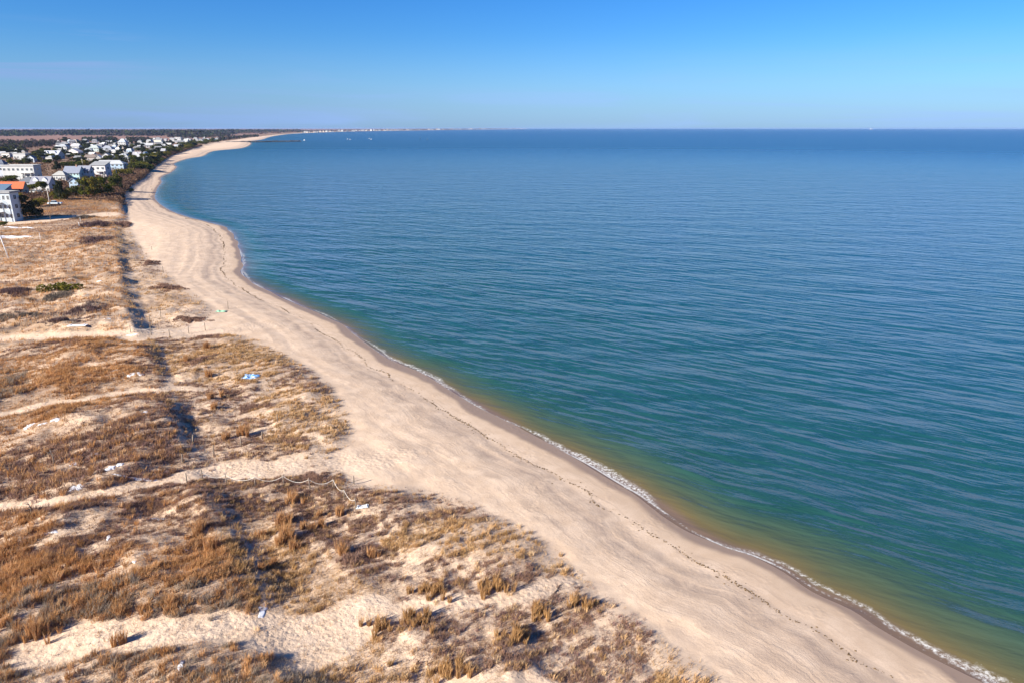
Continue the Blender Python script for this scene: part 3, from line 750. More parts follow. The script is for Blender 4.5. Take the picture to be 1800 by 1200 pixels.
def post_mesh(h, r=.055, lean=0.0):
    mb = MB(); mb.tube([(0, 0, -.2), (lean*.5, 0, h*.5), (lean, .01, h-.05), (lean, .01, h)], [r*1.05, r, r*.95, r*.6], 7); return mb.mesh('post', M_POST, True)
def rope_mesh(pts, sag, r=.019):
    mb = MB()
    for a, b in zip(pts[:-1], pts[1:]):
        a, b = Vector(a), Vector(b); q = []
        for k in range(9):
            u = k/8; p_ = a.lerp(b, u); p_.z -= sag*4*u*(1-u)
            g = float(terrain(p_.x+ORG[0], p_.y+ORG[1])[0])-ORG[2]+.05
            p_.z = max(p_.z, g); q.append(p_)
        mb.tube(q, r, 5, cap=False)
    return mb.mesh('rope', M_ROPE, True)
def fence(pts, label, h=1.15, ropes=(0,), sag=.6, rope_from=0, leans=None):
    global ORG
    G = [ground(*p) for p in pts]; ORG = G[0]
    f = empty('rope_fence', ORG); tag(f, label, 'fence', 'post and rope fences along the sand paths')
    tops = []
    for k, g in enumerate(G):
        ln = (leans or {}).get(k, .05*math.sin(k*2.3)); me = post_mesh(h*(.92+.12*math.sin(k*1.7)), .055, ln)
        o = link_mesh('post', me, f); o.location = (g[0]-ORG[0], g[1]-ORG[1], g[2]-ORG[2])
        tops.append((g[0]-ORG[0]+ln*.8, g[1]-ORG[1], g[2]-ORG[2]+h*.85))
    for q in ropes:
        link_mesh('rope', rope_mesh([(x, y, z-q) for x, y, z in tops[rope_from:]], sag), f)
    return f
fence([(329,849),(356,844),(399,850),(449,854),(499,852),(545,858),(586,858),(606,877),(626,894)], 'long rope fence with sagging pale rope along the near side of the wide sand path', 1.2, (0,), .5, 1)
fence([(230,585),(266,589),(299,592),(332,586),(361,581)], 'short rope fence with five posts across the mouth of the upper sand path', 1.5, (0,), .55)
fence([(264,565),(283,559)], 'two post rope fence on the far side of the upper sand path', 1.5, (0,), .9)
fence([(200,441),(224,441),(248,440),(267,440)], 'far low rope fence crossing the dunes below the dark mounds', 1.5, (0,), .5)
def single_post(px, py, h, label, lean=.05, name='fence_post', mat=None, r=.06, cat='post'):
    x0, y0, z0 = ground(px, py); me = post_mesh(h, r, lean)
    if mat: me.materials[0] = mat
    o = link_mesh(name, me); o.location = (x0, y0, z0); tag(o, label, cat); return o
single_post(321, 812, 1.0, 'short weathered post at the inner end of the wide sand path')
single_post(376, 799, 1.2, 'thin post standing right of the lone orange clump beside the wide sand path')
single_post(339, 779, 1.1, 'dark crooked post at the foot of the shaded dune slope', .15, r=.09)
single_post(424, 784, 1.3, 'thin post above the wide sand path below the feathery russet clump')
single_post(461, 771, 1.0, 'small post close to the left tip of the long heath thicket')
single_post(622, 850, .95, 'single post with a long shadow at the dune edge above the grey plank', .02)
single_post(401, 543, 1.6, 'post standing on the dune edge near the green scrap of tarp')
single_post(287, 480, 1.7, 'slim post at the beach edge beside the middle dune heath')
single_post(488, 742, 1.1, 'slim stake on the dune shelf left of the big long heath thicket')
M_WPOLE = plain('white_paint', (.78, .77, .74), .6, .06)
single_post(15.5, 455, 6.6, 'tall white pole leaning left beside the snow drift', -1.1, 'white_pole', M_WPOLE, .11, 'pole')
single_post(140, 399, 1.6, 'short white stake in front of the dome shaped dark thicket', -.1, 'white_stake', M_WPOLE, .09, 'stake')
single_post(72, 424, 2.4, 'thin pale stake in the dunes right of the leaning white pole', 0, 'pale_stake', M_BOARD, .07, 'stake')
single_post(142, 391, 1.8, 'thin bare stake at the edge of the sand clearing', 0, 'bare_stake', M_BOARD, .06, 'stake')
# rope fence end board, long plank, driftwood
def board(px, py, L, wd, th, rz, label, mat, name, tilt=.05):
    x0, y0, z0 = ground(px, py); mb = MB(); n = 3
    for k in range(n):
        y = -wd/2+wd*k/n; mb.box(-L/2+.03*k, L/2-.05*(k%2), y+.01, y+wd/n-.01, 0, th*(1-.1*k))
    for xx in (-L*.36, L*.36): mb.box(xx-.05, xx+.05, -wd/2+.02, wd/2-.02, th+.002, th*1.9)
    o = mb.build(name, mat); o.location = (x0, y0, z0+.06); o.rotation_euler = (tilt, -tilt, rz); return o
tag(board(637, 891, 1.15, .5, .06, .05, '', plain('grey_plank', (.60,.63,.64), .8), 'grey_plank', .12), 'pale grey plank lying at the broken end of the long rope fence', 'plank')
tag(board(136, 573, 3.2, .8, .1, .02, '', plain('white_board', (.85,.84,.82), .7, .04), 'white_board', .03), 'bright white board lying on the upper sand path', 'board')
def stick(pa, pb, r, label, name='driftwood_branch'):
    A, B = Vector(ground(*pa)), Vector(ground(*pb)); mb = MB(); d_ = B-A
    s_ = d_.cross(Vector((0, 0, 1))).normalized()
    mb.tube([(0, 0, r*.5), d_*.35+s_*.08+Vector((0, 0, r*1.6)), d_*.7-s_*.06+Vector((0, 0, r)), d_+Vector((0, 0, r*1.8))], [r, r*.85, r*.6, r*.25], 6)
    mb.tube([d_*.4+Vector((0, 0, r)), d_*.55+s_*.35+Vector((0, 0, r*4))], [r*.5, r*.15], 5)
    o = mb.build(name, plain('driftwood', (.17,.13,.10), .95), None, True); o.location = A; tag(o, label, 'driftwood'); return o
stick((969, 1046), (990, 1024), .05, 'dark driftwood branch lying across the seaward end of the trail')
stick((321, 813), (362, 795), .05, 'long thin dark pole lying on the sand beside the short weathered post')
stick((592, 855), (640, 841), .03, 'thin dark branch lying at the dune edge near the fence corner')
def snag(px, py, h, label):
    x0, y0, z0 = ground(px, py); mb = MB(); rd = random.Random(int(px))
    mb.tube([(0, 0, -.1), (.05, 0, h*.4), (-.08, .05, h*.75), (-.25, .1, h)], [.07, .055, .04, .012], 6)
    for k in range(6):
        z_ = h*rd.uniform(.35, .85); a = rd.uniform(0, 6.28); L = h*rd.uniform(.2, .45)
        mb.tube([(0, 0, z_), (math.cos(a)*L*.6, math.sin(a)*L*.6, z_+L*.2), (math.cos(a)*L, math.sin(a)*L, z_+L*.5)], [.03, .02, .006], 5)
    o = mb.build('bare_shrub', M_POST, None, True); o.location = (x0, y0, z0); tag(o, label, 'shrub')
snag(95, 815, 1.7, 'small leafless twisted shrub standing alone on the open dune')
snag(56, 905, 1.2, 'small leafless shrub at the edge of the tall lower left grass')
snag(89, 388, 2.4, 'bare little shrub standing on the sand clearing below the houses')
# crumpled blue and white tarp
def tarp(px, py, w, dp, label, cols, name, hgt=.35):
    x0, y0, z0 = ground(px, py); n = 28; u, v_ = np.meshgrid(np.linspace(-1, 1, n), np.linspace(-1, 1, n))
    edge = 1-.25*fbm(u*2+3, v_*2+px, 3, 2)
    X_ = u*w/2*edge; Y_ = v_*dp/2*edge
    Z_ = hgt*np.abs(fbm(u*2.2, v_*2.2, 8, 4)-.32)*1.6*(1-.7*np.maximum(abs(u), abs(v_))**3)
    zz = terrain((X_+x0).ravel(), (Y_+y0).ravel()).reshape(n, n)-z0
    V = np.stack([X_, Y_, Z_+zz+.02], -1).reshape(-1, 3)
    t = NT(name+'_cloth'); st = t.noise(t.mapping(t.obj(), (1.1, 2.6, .5), (0, 0, .5)), 1.6, 3, .5, .8)
    M = t.done(t.ramp(st, [(.0, cols[0]), (.49, cols[0]), (.52, cols[1]), (.56, cols[1]), (.59, cols[2])], 'LINEAR'), .55, .3)
    o = link_mesh(name, np_mesh(name, V, grid_faces(n, n), [M], True)); o.location = (x0, y0, z0); tag(o, label, 'tarp')
tarp(441, 662, 2.6, 2.0, 'crumpled blue and white tarp lying on the sandy dune shelf', ((.06,.22,.50), (.62,.64,.66), (.10,.32,.56)), 'crumpled_tarp', .55)
tarp(389, 548, 2.3, 1.4, 'small scrap of green tarp at the beach edge of the dunes', ((.20,.42,.27), (.40,.55,.40), (.12,.30,.18)), 'green_tarp', .4)

# seaweed line on the beach
WR = line([(300,382),(282,373),(270,365),(258,352),(262,344),(267,338),(266,330),(265,325)], .5)
WR2 = line([(325,382),(352,391),(375,402),(392,424),(395,447),(392,472),(400,490),(447,520),(486,538),(525,557),(567,585),(600,605),(652,642),(682,659),(725,685),(797,727),(840,753),(890,783),(930,808),(960,825),(1003,850),(1033,867),(1070,893),(1107,913),(1157,942),(1200,968),(1223,988),(1260,1007),(1313,1038),(1347,1060),(1370,1077),(1433,1113),(1477,1140),(1503,1165),(1570,1193),(1640,1250)], .55)
rg = np.random.default_rng(4); vs, fs, b = [], [], 0
for LN, step in ((WR, .5), (WR2, .10)):
    D_ = dense(list(LN), step); nrm = np.gradient(D_, axis=0); nrm /= np.linalg.norm(nrm, axis=1)[:,None]+1e-9; nrm = nrm[:, ::-1]*[-1, 1]
    q = np.arange(len(D_)); along = np.cumsum(np.r_[0, np.linalg.norm(np.diff(D_, axis=0), axis=1)])
    dens = sstep(.38, .62, fbm(along*.22, along*0+2, 3, 3))*.75+.22
    far = np.hypot(D_[:,0], D_[:,1])
    rep = 3
    P_ = np.repeat(D_, rep, 0); NN = np.repeat(nrm, rep, 0); al = np.repeat(along, rep); dn = np.repeat(dens, rep); fr = np.repeat(far, rep)
    k = rg.uniform(0, 1, len(P_)) < dn*.55; P_, NN, al, fr = P_[k], NN[k], al[k], fr[k]
    off = (fbm(al*.3, al*0+9, 7, 2)-.5)*1.5+rg.normal(0, .10, len(P_))+np.where(rg.uniform(0, 1, len(P_)) < .12, rg.normal(0, .6, len(P_)), 0)
    C_ = P_+NN*off[:,None]; z = terrain(C_[:,0], C_[:,1])
    n = len(C_); sz = rg.uniform(.03, .10, n)*(1+fr/400)
    ctr = np.stack([C_[:,0], C_[:,1], z+.02], -1)
    for j in range(2):
        a = rg.uniform(0, 6.28, n); ex_, ey_ = np.cos(a)*sz, np.sin(a)*sz
        v = np.stack([ctr+np.stack([ex_, ey_, 0*a], -1), ctr+np.stack([-ey_*.6, ex_*.6, 0*a+.01], -1), ctr+np.stack([-ex_, -ey_, 0*a], -1), ctr+np.stack([ey_*.5, -ex_*.5, sz*.3], -1)], 1)
        vs.append(v.reshape(-1, 3)); fs.append((np.arange(n*4).reshape(-1, 4)[:, [0,1,2,0,2,3]]).reshape(-1, 3)+b); b += n*4
o = link_mesh('seaweed_line', np_mesh('seaweed_line', np.concatenate(vs), np.concatenate(fs), [plain('dried_seaweed', (.15,.095,.045), .9, .3)]))
tag(o, 'broken dark brown line of dried seaweed along the beach', 'seaweed', kind='stuff')
# ================================================================ houses behind the dunes
M_WIN = NT('window_glass'); M_WIN = M_WIN.done((.035, .05, .065), .12, .6)
M_WHITE = plain('white_trim', (.62, .62, .60), .6, .05)
M_DOOR = plain('door_paint', (.30, .33, .36), .6, .05)
M_CHIM = plain('chimney_brick', (.30, .17, .12), .9)
_mc = {}
def siding(col):
    if col in _mc: return _mc[col]
    t = NT('siding'); z = t.new('ShaderNodeSeparateXYZ'); t.link(t.obj(), z.inputs[0])
    w = t.math('FRACT', t.math('MULTIPLY', z.outputs[2], 4.0)); n = t.noise(t.obj(), .6, 4)
    c = t.mix(t.mrange(n, .3, .7), tuple(v*.9 for v in col), col)
    _mc[col] = t.done(t.mix(t.math('MULTIPLY', t.mrange(w, .0, .18, 1, 0), .35), c, tuple(v*.5 for v in col)), .7, .25); return _mc[col]
def shingle(col):
    k = ('r',)+col
    if k in _mc: return _mc[k]
    t = NT('shingles'); b = t.new('ShaderNodeTexBrick'); t.link(t.obj(), b.inputs['Vector']); b.inputs['Scale'].default_value = 2.2
    b.inputs['Color1'].default_value = (*col, 1); b.inputs['Color2'].default_value = (*[v*.8 for v in col], 1); b.inputs['Mortar'].default_value = (*[v*.6 for v in col], 1)
    n = t.noise(t.obj(), .35, 5)
    _mc[k] = t.done(t.mix(t.mrange(n, .3, .7, 0, .35), b.outputs[0], tuple(v*.7 for v in col)), .85, .2); return _mc[k]
_wc = {}
def win_meshes(w, h):
    k = (round(w, 1), round(h, 1))
    if k not in _wc:
        m = MB(); f = .09
        m.box(-w/2-f, w/2+f, -.07, .02, -f, 0); m.box(-w/2-f, w/2+f, -.07, .02, h, h+f)
        m.box(-w/2-f, -w/2, -.07, .02, 0, h); m.box(w/2, w/2+f, -.07, .02, 0, h)
        m.box(-.03, .03, -.055, .02, 0, h)
        g = MB(); g.box(-w/2, w/2, -.03, .02, 0, h)
        _wc[k] = (m.mesh('window', M_WHITE), g.mesh('pane', M_WIN))
    return _wc[k]
def window(b, x, y, z, w, h, face):
    a, g = win_meshes(w, h); o = link_mesh('window', a, b); o.location = (x, y, z)
    o.rotation_euler = (0, 0, {'f': 0, 'r': math.pi/2, 'l': -math.pi/2, 'b': math.pi}[face]); link_mesh('pane', g, o)
def roof_mesh(w, d, h0, rh, kind, ov=.45, th=.22, along='x', mi=0):
    m = MB(); W2, D2 = w/2+ov, d/2+ov
    if kind == 'flat':
        m.box(-W2, W2, -D2, D2, h0, h0+.3); m.box(-W2, W2, -D2, -D2+.25, h0+.3, h0+.62); m.box(-W2, W2, D2-.25, D2, h0+.3, h0+.62)
        m.box(-W2, -W2+.25, -D2+.25, D2-.25, h0+.3, h0+.62); m.box(W2-.25, W2, -D2+.25, D2-.25, h0+.3, h0+.62)
    elif kind == 'hip':
        L = max(.3, (W2-D2)) if w > d else .3; Ly = max(.3, D2-W2) if d >= w else .3
        v = [(-W2,-D2,h0),(W2,-D2,h0),(W2,D2,h0),(-W2,D2,h0),(-W2,-D2,h0+th),(W2,-D2,h0+th),(W2,D2,h0+th),(-W2,D2,h0+th),
             (-L,-Ly,h0+th+rh),(L,-Ly,h0+th+rh),(L,Ly,h0+th+rh),(-L,Ly,h0+th+rh)]
        m.add(v, [(0,3,2,1),(0,1,5,4),(1,2,6,5),(2,3,7,6),(3,0,4,7),(4,5,9,8),(5,6,10,9),(6,7,11,10),(7,4,8,11),(8,9,10,11)])
    elif kind == 'shed':
        v = [(-W2,-D2,h0),(W2,-D2,h0),(W2,D2,h0+rh),(-W2,D2,h0+rh)]; v += [(x,y,z+th) for x,y,z in v]
        m.add(v, [(0,3,2,1),(4,5,6,7),(0,1,5,4),(1,2,6,5),(2,3,7,6),(3,0,4,7)])
    else:
        s = rh/(d/2 if along == 'x' else w/2)
        if along == 'x': P = [(-D2, -ov*s), (0, rh), (D2, -ov*s)]; f = lambda q, u: (u*W2, q[0], h0+q[1])
        else: P = [(-W2, -ov*s), (0, rh), (W2, -ov*s)]; f = lambda q, u: (q[0], u*D2, h0+q[1])
        v = []
        for u in (-1, 1):
            for q in P: v.append(f(q, u))
            for q in P: v.append(f((q[0], q[1]+th), u))
        m.add(v, [(0,1,4,3),(1,2,5,4),(6,9,10,7),(7,10,11,8),(3,4,10,9),(4,5,11,10),(0,6,7,1),(1,7,8,2),(0,3,9,6),(2,8,11,5)])
    return m
def wall_mesh(w, d, h0, rh, kind, along):
    m = MB(); m.box(-w/2, w/2, -d/2, d/2, -.6, h0)
    if kind == 'gable':
        if along == 'x':
            for x in (-w/2, w/2): m.add([(x, -d/2, h0), (x, d/2, h0), (x, 0, h0+rh)], [(0, 1, 2)])
        else:
            for y in (-d/2, d/2): m.add([(-w/2, y, h0), (w/2, y, h0), (0, y, h0+rh)], [(0, 1, 2)])
    if kind == 'shed':
        for x in (-w/2, w/2): m.add([(x, -d/2, h0), (x, d/2, h0), (x, d/2, h0+rh)], [(0, 1, 2)])
        m.add([(-w/2, d/2, h0), (w/2, d/2, h0), (w/2, d/2, h0+rh), (-w/2, d/2, h0+rh)], [(0, 1, 2, 3)])
    return m
def deck(b, x0, x1, y0, y1, z, posts=True):
    m = MB(); m.box(x0, x1, y0, y1, z-.2, z); m.build('deck', M_WHITE, b)
    m = MB(); 
    for zz in (z+.45, z+.95): m.box(x0, x1, y0, y0+.07, zz, zz+.09); m.box(x1-.07, x1, y0+.07, y1, zz, zz+.09)
    n = max(2, int((x1-x0)/.9))
    for k in range(n+1):
        xx = x0+(x1-x0-.07)*k/n; m.box(xx, xx+.07, y0+.07, y0+.14, z, z+1.04)
    m.build('railing', M_WHITE, b)
    if posts:
        for k in range(3):
            xx = x0+.15+(x1-x0-.45)*k/2; mm = MB(); mm.box(xx, xx+.2, y0+.1, y0+.3, -.6, z-.2); mm.build('deck_post', M_WHITE, b)
def house(x0, x1, yt, yb, wallc, roofc, label, kind='gable', along='x', wall_fr=.62, floors=2, rz=0.0, wf=.8, df=.55, nwin=4, dk=None, chim=False, dorm=0, door=True, group='houses behind the dunes', name='beach_house', right=True, ov=.45):
    gx, gy, gz = ground((x0+x1)/2, yb); dp = depth_of(gx, gy, gz); sc = dp/FPX
    Wt = (x1-x0)*sc; Ht = (yb-yt)*sc*1.02; w = Wt*wf; d = Wt*df
    h0 = Ht*wall_fr; rh = Ht-h0-.25
    gy += d*.35
    b = empty(name, (gx, gy, gz), R_(rz)); tag(b, label, 'house', group)
    wall_mesh(w, d, h0, rh, kind, along).build('wall', siding(wallc), b)
    r = roof_mesh(w, d, h0+(.0 if kind in ('flat', 'hip') else .03), max(.3, rh), kind, along=along, ov=ov).build('roof', shingle(roofc), b)
    if chim:
        m = MB(); m.box(w*.18, w*.18+.8, -.4, .4, h0-.2, h0+rh+1.0); m.box(w*.18-.08, w*.18+.88, -.48, .48, h0+rh+1.0, h0+rh+1.18); m.build('chimney', M_CHIM, r)
    for k in range(dorm):
        xx = -w/2+w*(k+.5)/dorm; m = MB(); dw = min(2.6, w/dorm*.55)
        m.box(xx-dw/2, xx+dw/2, -d*.36, 0, h0-.1, h0+rh*.55)
        m.add([(xx-dw/2, -d*.36, h0+rh*.55), (xx+dw/2, -d*.36, h0+rh*.55), (xx, -d*.36, h0+rh*.92), (xx-dw/2, 0, h0+rh*.55), (xx+dw/2, 0, h0+rh*.55), (xx, 0, h0+rh*.92)], [(0,1,2),(0,2,5,3),(1,4,5,2)])
        o = m.build('dormer', M_WHITE, b); a_, g_ = win_meshes(min(1.2, dw*.5), min(1.2, rh*.35)); oo = link_mesh('window', a_, o); oo.location = (xx, -d*.36, h0+rh*.12)
    fh = h0/floors; wh = min(1.5, fh*.52)
    for fl in range(floors):
        z = fl*fh+fh*.30
        for k in range(nwin):
            if door and fl == 0 and k == nwin//2: continue
            window(b, -w/2+w*(k+.5)/nwin, -d/2, z, min(1.7, w/nwin*.5), wh, 'f')
        if right:
            for k in range(max(1, int(d/4.5))):
                nn = max(1, int(d/4.5)); window(b, w/2, -d/2+d*(k+.5)/nn, z, min(1.5, d/nn*.4), wh, 'r')
    if door:
        xx = -w/2+w*(nwin//2+.5)/nwin; m = MB(); m.box(xx-.5, xx+.5, -d/2-.06, -d/2+.05, 0, min(2.1, fh*.8)); o = m.build('door', M_DOOR, b)
        m = MB(); m.box(xx+.32, xx+.4, -d/2-.12, -d/2-.06, .95, 1.05); m.build('handle', M_WHITE, o)
    if dk:
        for (u0, u1, fl) in dk: deck(b, -w/2+w*u0, -w/2+w*u1, -d/2-2.2, -d/2, fl*fh+.05, True)
    return b
WH = (.44,.44,.435); GY = (.20,.205,.215); LG = (.29,.295,.30); DG = (.13,.14,.16); BL = (.30,.40,.50); CR = (.52,.42,.28); SL = (.24,.29,.36); TANW = (.38,.33,.28); TQ = (.35,.52,.52); BRN = (.20,.16,.14)
house(-30, 33, 338, 388, (.44,.50,.54), LG, 'three storey pale house with stacked white balconies cut by the left picture edge', 'flat', wall_fr=.93, floors=3, wf=.86, df=.36, nwin=7, dk=[(.25, .72, 1), (.25, .72, 2)])
house(-22, 15, 326, 346, SL, (.10,.16,.24), 'dark blue steep roofed house peeping over the three storey house', 'shed', wall_fr=.5, floors=1, nwin=3)
house(-30, 45, 321, 343, CR, (.50,.13,.055), 'long low house with an orange red tiled roof and cream walls', 'gable', wall_fr=.46, floors=1, nwin=6, df=.22, wf=.95)
house(33, 64, 313, 330, LG, DG, 'dark charcoal hip roofed house right behind the orange roofed house', 'hip', wall_fr=.5, floors=1)
house(54, 94, 312, 337, (.48,.47,.46), (.25,.25,.29), 'wide grey roofed house with two white gabled dormers behind the flat topped pine', 'gable', wall_fr=.55, floors=2, dorm=2, nwin=5)
house(4, 70, 291, 316, WH, WH, 'long white flat roofed two storey house with rooftop rail and blue shaded end', 'flat', wall_fr=.92, floors=2, wf=.84, df=.3, nwin=7, dk=[(.55, .95, 1)])
house(-12, 13, 291, 313, (.40,.43,.50), (.30,.31,.35), 'slate grey house with a big window at the left edge beside the long white house', 'flat', wall_fr=.9, floors=2, nwin=2)
house(93, 120, 302, 318, (.50,.49,.47), (.36,.36,.34), 'grey shingled hip roofed house with white eaves before the big slate roof', 'hip', wall_fr=.55, floors=1, nwin=5)
house(112, 146, 294, 317, TQ, (.22,.24,.30), 'big slate roofed house with a glassy green front', 'gable', wall_fr=.55, floors=2, chim=True, nwin=5)
house(137, 163, 293, 316, WH, (.25,.26,.31), 'white house with two storey columned porch in the middle of the village', 'gable', wall_fr=.68, floors=2, nwin=4, dk=[(.1, .9, 1)])
house(160, 192, 286, 311, (.55,.51,.51), LG, 'white house with tall turquoise glazing and blue shaded side near the green hedge', 'shed', wall_fr=.75, floors=2, nwin=3, dk=[(.3, 1.0, 1)])
house(170, 214, 283, 298, (.48,.51,.53), (.40,.41,.42), 'long pale roofed house with bright white parapet near the beach poles', 'gable', wall_fr=.6, floors=2, nwin=6, df=.4)
house(194, 222, 284, 299, BL, (.42,.44,.46), 'house with blue shade put into its walls, standing directly behind the round beach pine', 'hip', wall_fr=.65, floors=2, nwin=3)  # wall blue is the shade of sunless side walls, put into the colour
house(122, 141, 314, 331, BL, (.30,.33,.38), 'small house with blue shade put into its wall colour, half hidden by the dark hedge trees', 'gable', along='y', wall_fr=.65, floors=2, nwin=2)  # blue of the shaded walls is painted into the siding
house(-8, 11, 282, 297, SL, (.12,.14,.18), 'dark blue grey house with curved looking roof at the left edge', 'hip', wall_fr=.55, floors=1, nwin=2)
house(23, 50, 270, 281, WH, WH, 'white house with broad flat roof and dark blue end window', 'flat', wall_fr=.88, floors=1, nwin=4)
house(48, 63, 274, 286, (.45,.50,.55), GY, 'grey blue house beside the broad flat white roof', 'gable', along='y', wall_fr=.6, floors=2, nwin=2)
house(74, 108, 266, 280, WH, (.44,.46,.50), 'white metal roofed house with two gables in brown scrub', 'gable', wall_fr=.5, floors=1, dorm=2)
house(3, 20, 269, 277, (.62,.58,.54), WH, 'low flat white topped building farthest left in the village', 'flat', wall_fr=.85, floors=1, nwin=3)
house(116, 142, 262, 273, (.66,.62,.60), (.60,.56,.55), 'brightest white gabled house between brown scrub and the far village', 'gable', along='y', wall_fr=.5, floors=1, nwin=5)
house(99, 121, 254, 265, WH, (.36,.38,.40), 'white stepped house at the left end of the far village', 'hip', wall_fr=.6, floors=2)
house(124, 142, 254, 263, WH, (.44,.44,.44), 'white low house right of the stepped white house', 'gable', wall_fr=.6, floors=1)
house(156, 177, 256, 267, (.42,.49,.46), (.38,.42,.40), 'pale greenish hip roofed house in the far village', 'hip', wall_fr=.55, floors=2)
house(178, 200, 257, 267, (.42,.45,.50), (.30,.32,.36), 'grey white roofed house right of the pale greenish one', 'hip', wall_fr=.55, floors=1)
house(201, 213, 260, 266, WH, (.82,.83,.84), 'small white topped house in front of the tall white tower house', 'hip', wall_fr=.5, floors=1, nwin=2)
house(148, 170, 273, 284, (.36,.32,.29), BRN, 'brown grey house with dark chimney end above the green hedge', 'gable', wall_fr=.6, floors=1, chim=True)
house(167, 180, 273, 284, (.30,.29,.28), (.70,.69,.67), 'dark gable house outlined by white eaves', 'gable', along='y', wall_fr=.5, floors=1, nwin=2)
house(180, 196, 270, 284, (.52,.52,.52), (.26,.26,.27), 'grey gabled house with two dark windows by a utility pole', 'gable', along='y', wall_fr=.7, floors=2, nwin=2)
house(205, 230, 271, 285, (.47,.46,.46), (.32,.33,.34), 'cluster roofed greyish white house left of the seaward pines', 'hip', wall_fr=.55, floors=2, dorm=1)
house(233, 250, 268, 282, (.40,.40,.44), (.34,.33,.36), 'grey white house with a small gable near the seaward pines', 'gable', wall_fr=.6, floors=2, dorm=1)
house(247, 263, 268, 279, (.38,.48,.58), (.46,.50,.55), 'pale blue gabled house nearest to the far dune edge', 'gable', along='y', wall_fr=.55, floors=2, nwin=2)
house(208, 224, 245, 259, WH, (.42,.45,.48), 'tall white tower house with a pointed top, highest in the far village', 'hip', wall_fr=.6, floors=3, nwin=3)
house(262, 287, 246.5, 252.5, (.60,.58,.48), (.60,.60,.57), 'long cream white warehouse beyond the village', 'flat', wall_fr=.85, floors=1, df=.3, door=False, group='large pale buildings beyond the village', name='warehouse')
house(307, 320, 241.5, 250, WH, WH, 'square white flat topped building by the harbour channel', 'flat', wall_fr=.9, floors=2, nwin=3, group='large pale buildings beyond the village', name='white_building')
house(324, 337, 244, 250, (.55,.53,.48), WH, 'long low white building right of the square white one', 'flat', wall_fr=.8, floors=1, nwin=3, group='large pale buildings beyond the village', name='white_building')
house(240, 257, 252, 257.5, WH, (.46,.49,.50), 'low white hall left of the long cream warehouse', 'gable', wall_fr=.6, floors=1, nwin=3, group='large pale buildings beyond the village', name='white_building')
house(293, 302, 252, 258, WH, (.54,.52,.50), 'bright white house standing alone below the warehouse', 'gable', wall_fr=.6, floors=1, nwin=2)
house(283, 292, 262, 271, (.55,.57,.62), (.34,.34,.37), 'grey gabled house tucked between two dark pines at the dune edge', 'gable', wall_fr=.6, floors=2, nwin=2)
house(306, 314, 255, 264, (.62,.66,.72), (.40,.42,.46), 'pale house with blue shaded side among the last pines', 'gable', wall_fr=.6, floors=2, nwin=2)

# the far village: many small pale houses, a few pixels each
def small_house_meshes(wc, rc, kind):
    wm_ = wall_mesh(1, .8, .55, .4, kind, 'x').mesh('wall', siding(wc)); rm_ = roof_mesh(1, .8, .55, .4, kind, ov=.05, th=.03).mesh('roof', shingle(rc)); return wm_, rm_
PAIRS = [(WH, (.52,.52,.52), 'gable'), (WH, LG, 'hip'), (TANW, GY, 'gable'), (BL, (.42,.44,.46), 'hip'), ((.36,.36,.38), GY, 'gable'), ((.46,.41,.35), (.28,.25,.22), 'hip')]
NM = ['white house with a white roof', 'white house with a grey hip roof', 'tan house with a grey roof', 'pale blue house with a light hip roof', 'light grey house with a dark roof', 'cream house with a pale brown roof']
SMALL = [small_house_meshes(*p) for p in PAIRS]
_m = MB(); _m.box(-.5, .5, -1, 1, -.5, .5); WIN_S = _m.mesh('window', M_WIN)
taken = [(o.location.x, o.location.y) for o in COL.objects if o.get('category') == 'house']
def small_house(px, py, wpx, hpx, k, label, group, ratio=.8):
    gx, gy = unproj(px, py, 1.9); sc = depth_of(gx, gy, 1.9)/FPX; w = wpx*sc; h = hpx*sc
    if any((gx-a)**2+(gy-b)**2 < (w*.9+5)**2 for a, b in taken): return
    taken.append((gx, gy))
    b = empty('small_house', (gx, gy, float(terrain(gx, gy)[0])), R_(random.uniform(-25, 25))); tag(b, label, 'house', group)
    for nm, me in zip(('wall', 'roof'), SMALL[k]):
        o = link_mesh(nm, me, b); o.scale = (w, w*ratio, h)
    if wpx > 6:
        for q in (-.27, .1, .34):
            o = link_mesh('window', WIN_S, b); o.location = (q*w, -w*ratio*.4, h*.3); o.scale = (w*.12, .12, h*.17)
edge_at = lambda y: float(np.interp(y, [q[1] for q in EDGE_PX[::-1] if q[1] < 400][::1], [q[0] for q in EDGE_PX[::-1] if q[1] < 400]))
ys = [246.5, 249, 252, 255, 258.5, 262, 266, 271, 277, 284]
for y in ys:
    xl = 100 if y < 268 else 4
    xr = edge_at(y)-(16 if y > 262 else 26)
    x = xl+random.uniform(0, 8)
    if y < 250: x = 225
    while x < xr:
        sz = np.interp(y, [246, 260, 284], [6.5, 9, 13])*random.uniform(.75, 1.25)
        if random.random() < (.82 if y < 264 else .5):
            k = random.choice([0, 0, 1, 1, 2, 2, 3, 4, 4, 5])
            small_house(x, y+random.uniform(-1.2, 1.2), sz, sz*random.uniform(.5, .75), k, 'tiny '+NM[k]+' in the crowded far village', 'tiny houses of the far village')
        x += sz*random.uniform(1.1, 1.9)
# pale houses of the town along the distant coast
for i in range(150):
    px = 527+ (i/150)**1.0*330+random.uniform(-2, 2)
    py = float(np.interp(px, [525, 600, 697, 850, 930], [235, 232, 230.2, 228, 227.3]))-random.uniform(.25, 1.3)*np.interp(px, [525, 697, 930], [1.0, .75, .35])
    if random.random() < (.75 if px < 720 else .4):
        wpx = np.interp(px, [525, 700, 930], [3.2, 2.8, 2.2])*random.uniform(.6, 1.5)
        small_house(px, py, wpx, wpx*random.uniform(.45, .8), random.choice([2, 4, 1, 5]), 'tiny pale house of the town along the distant coast', 'houses of the distant coast town')

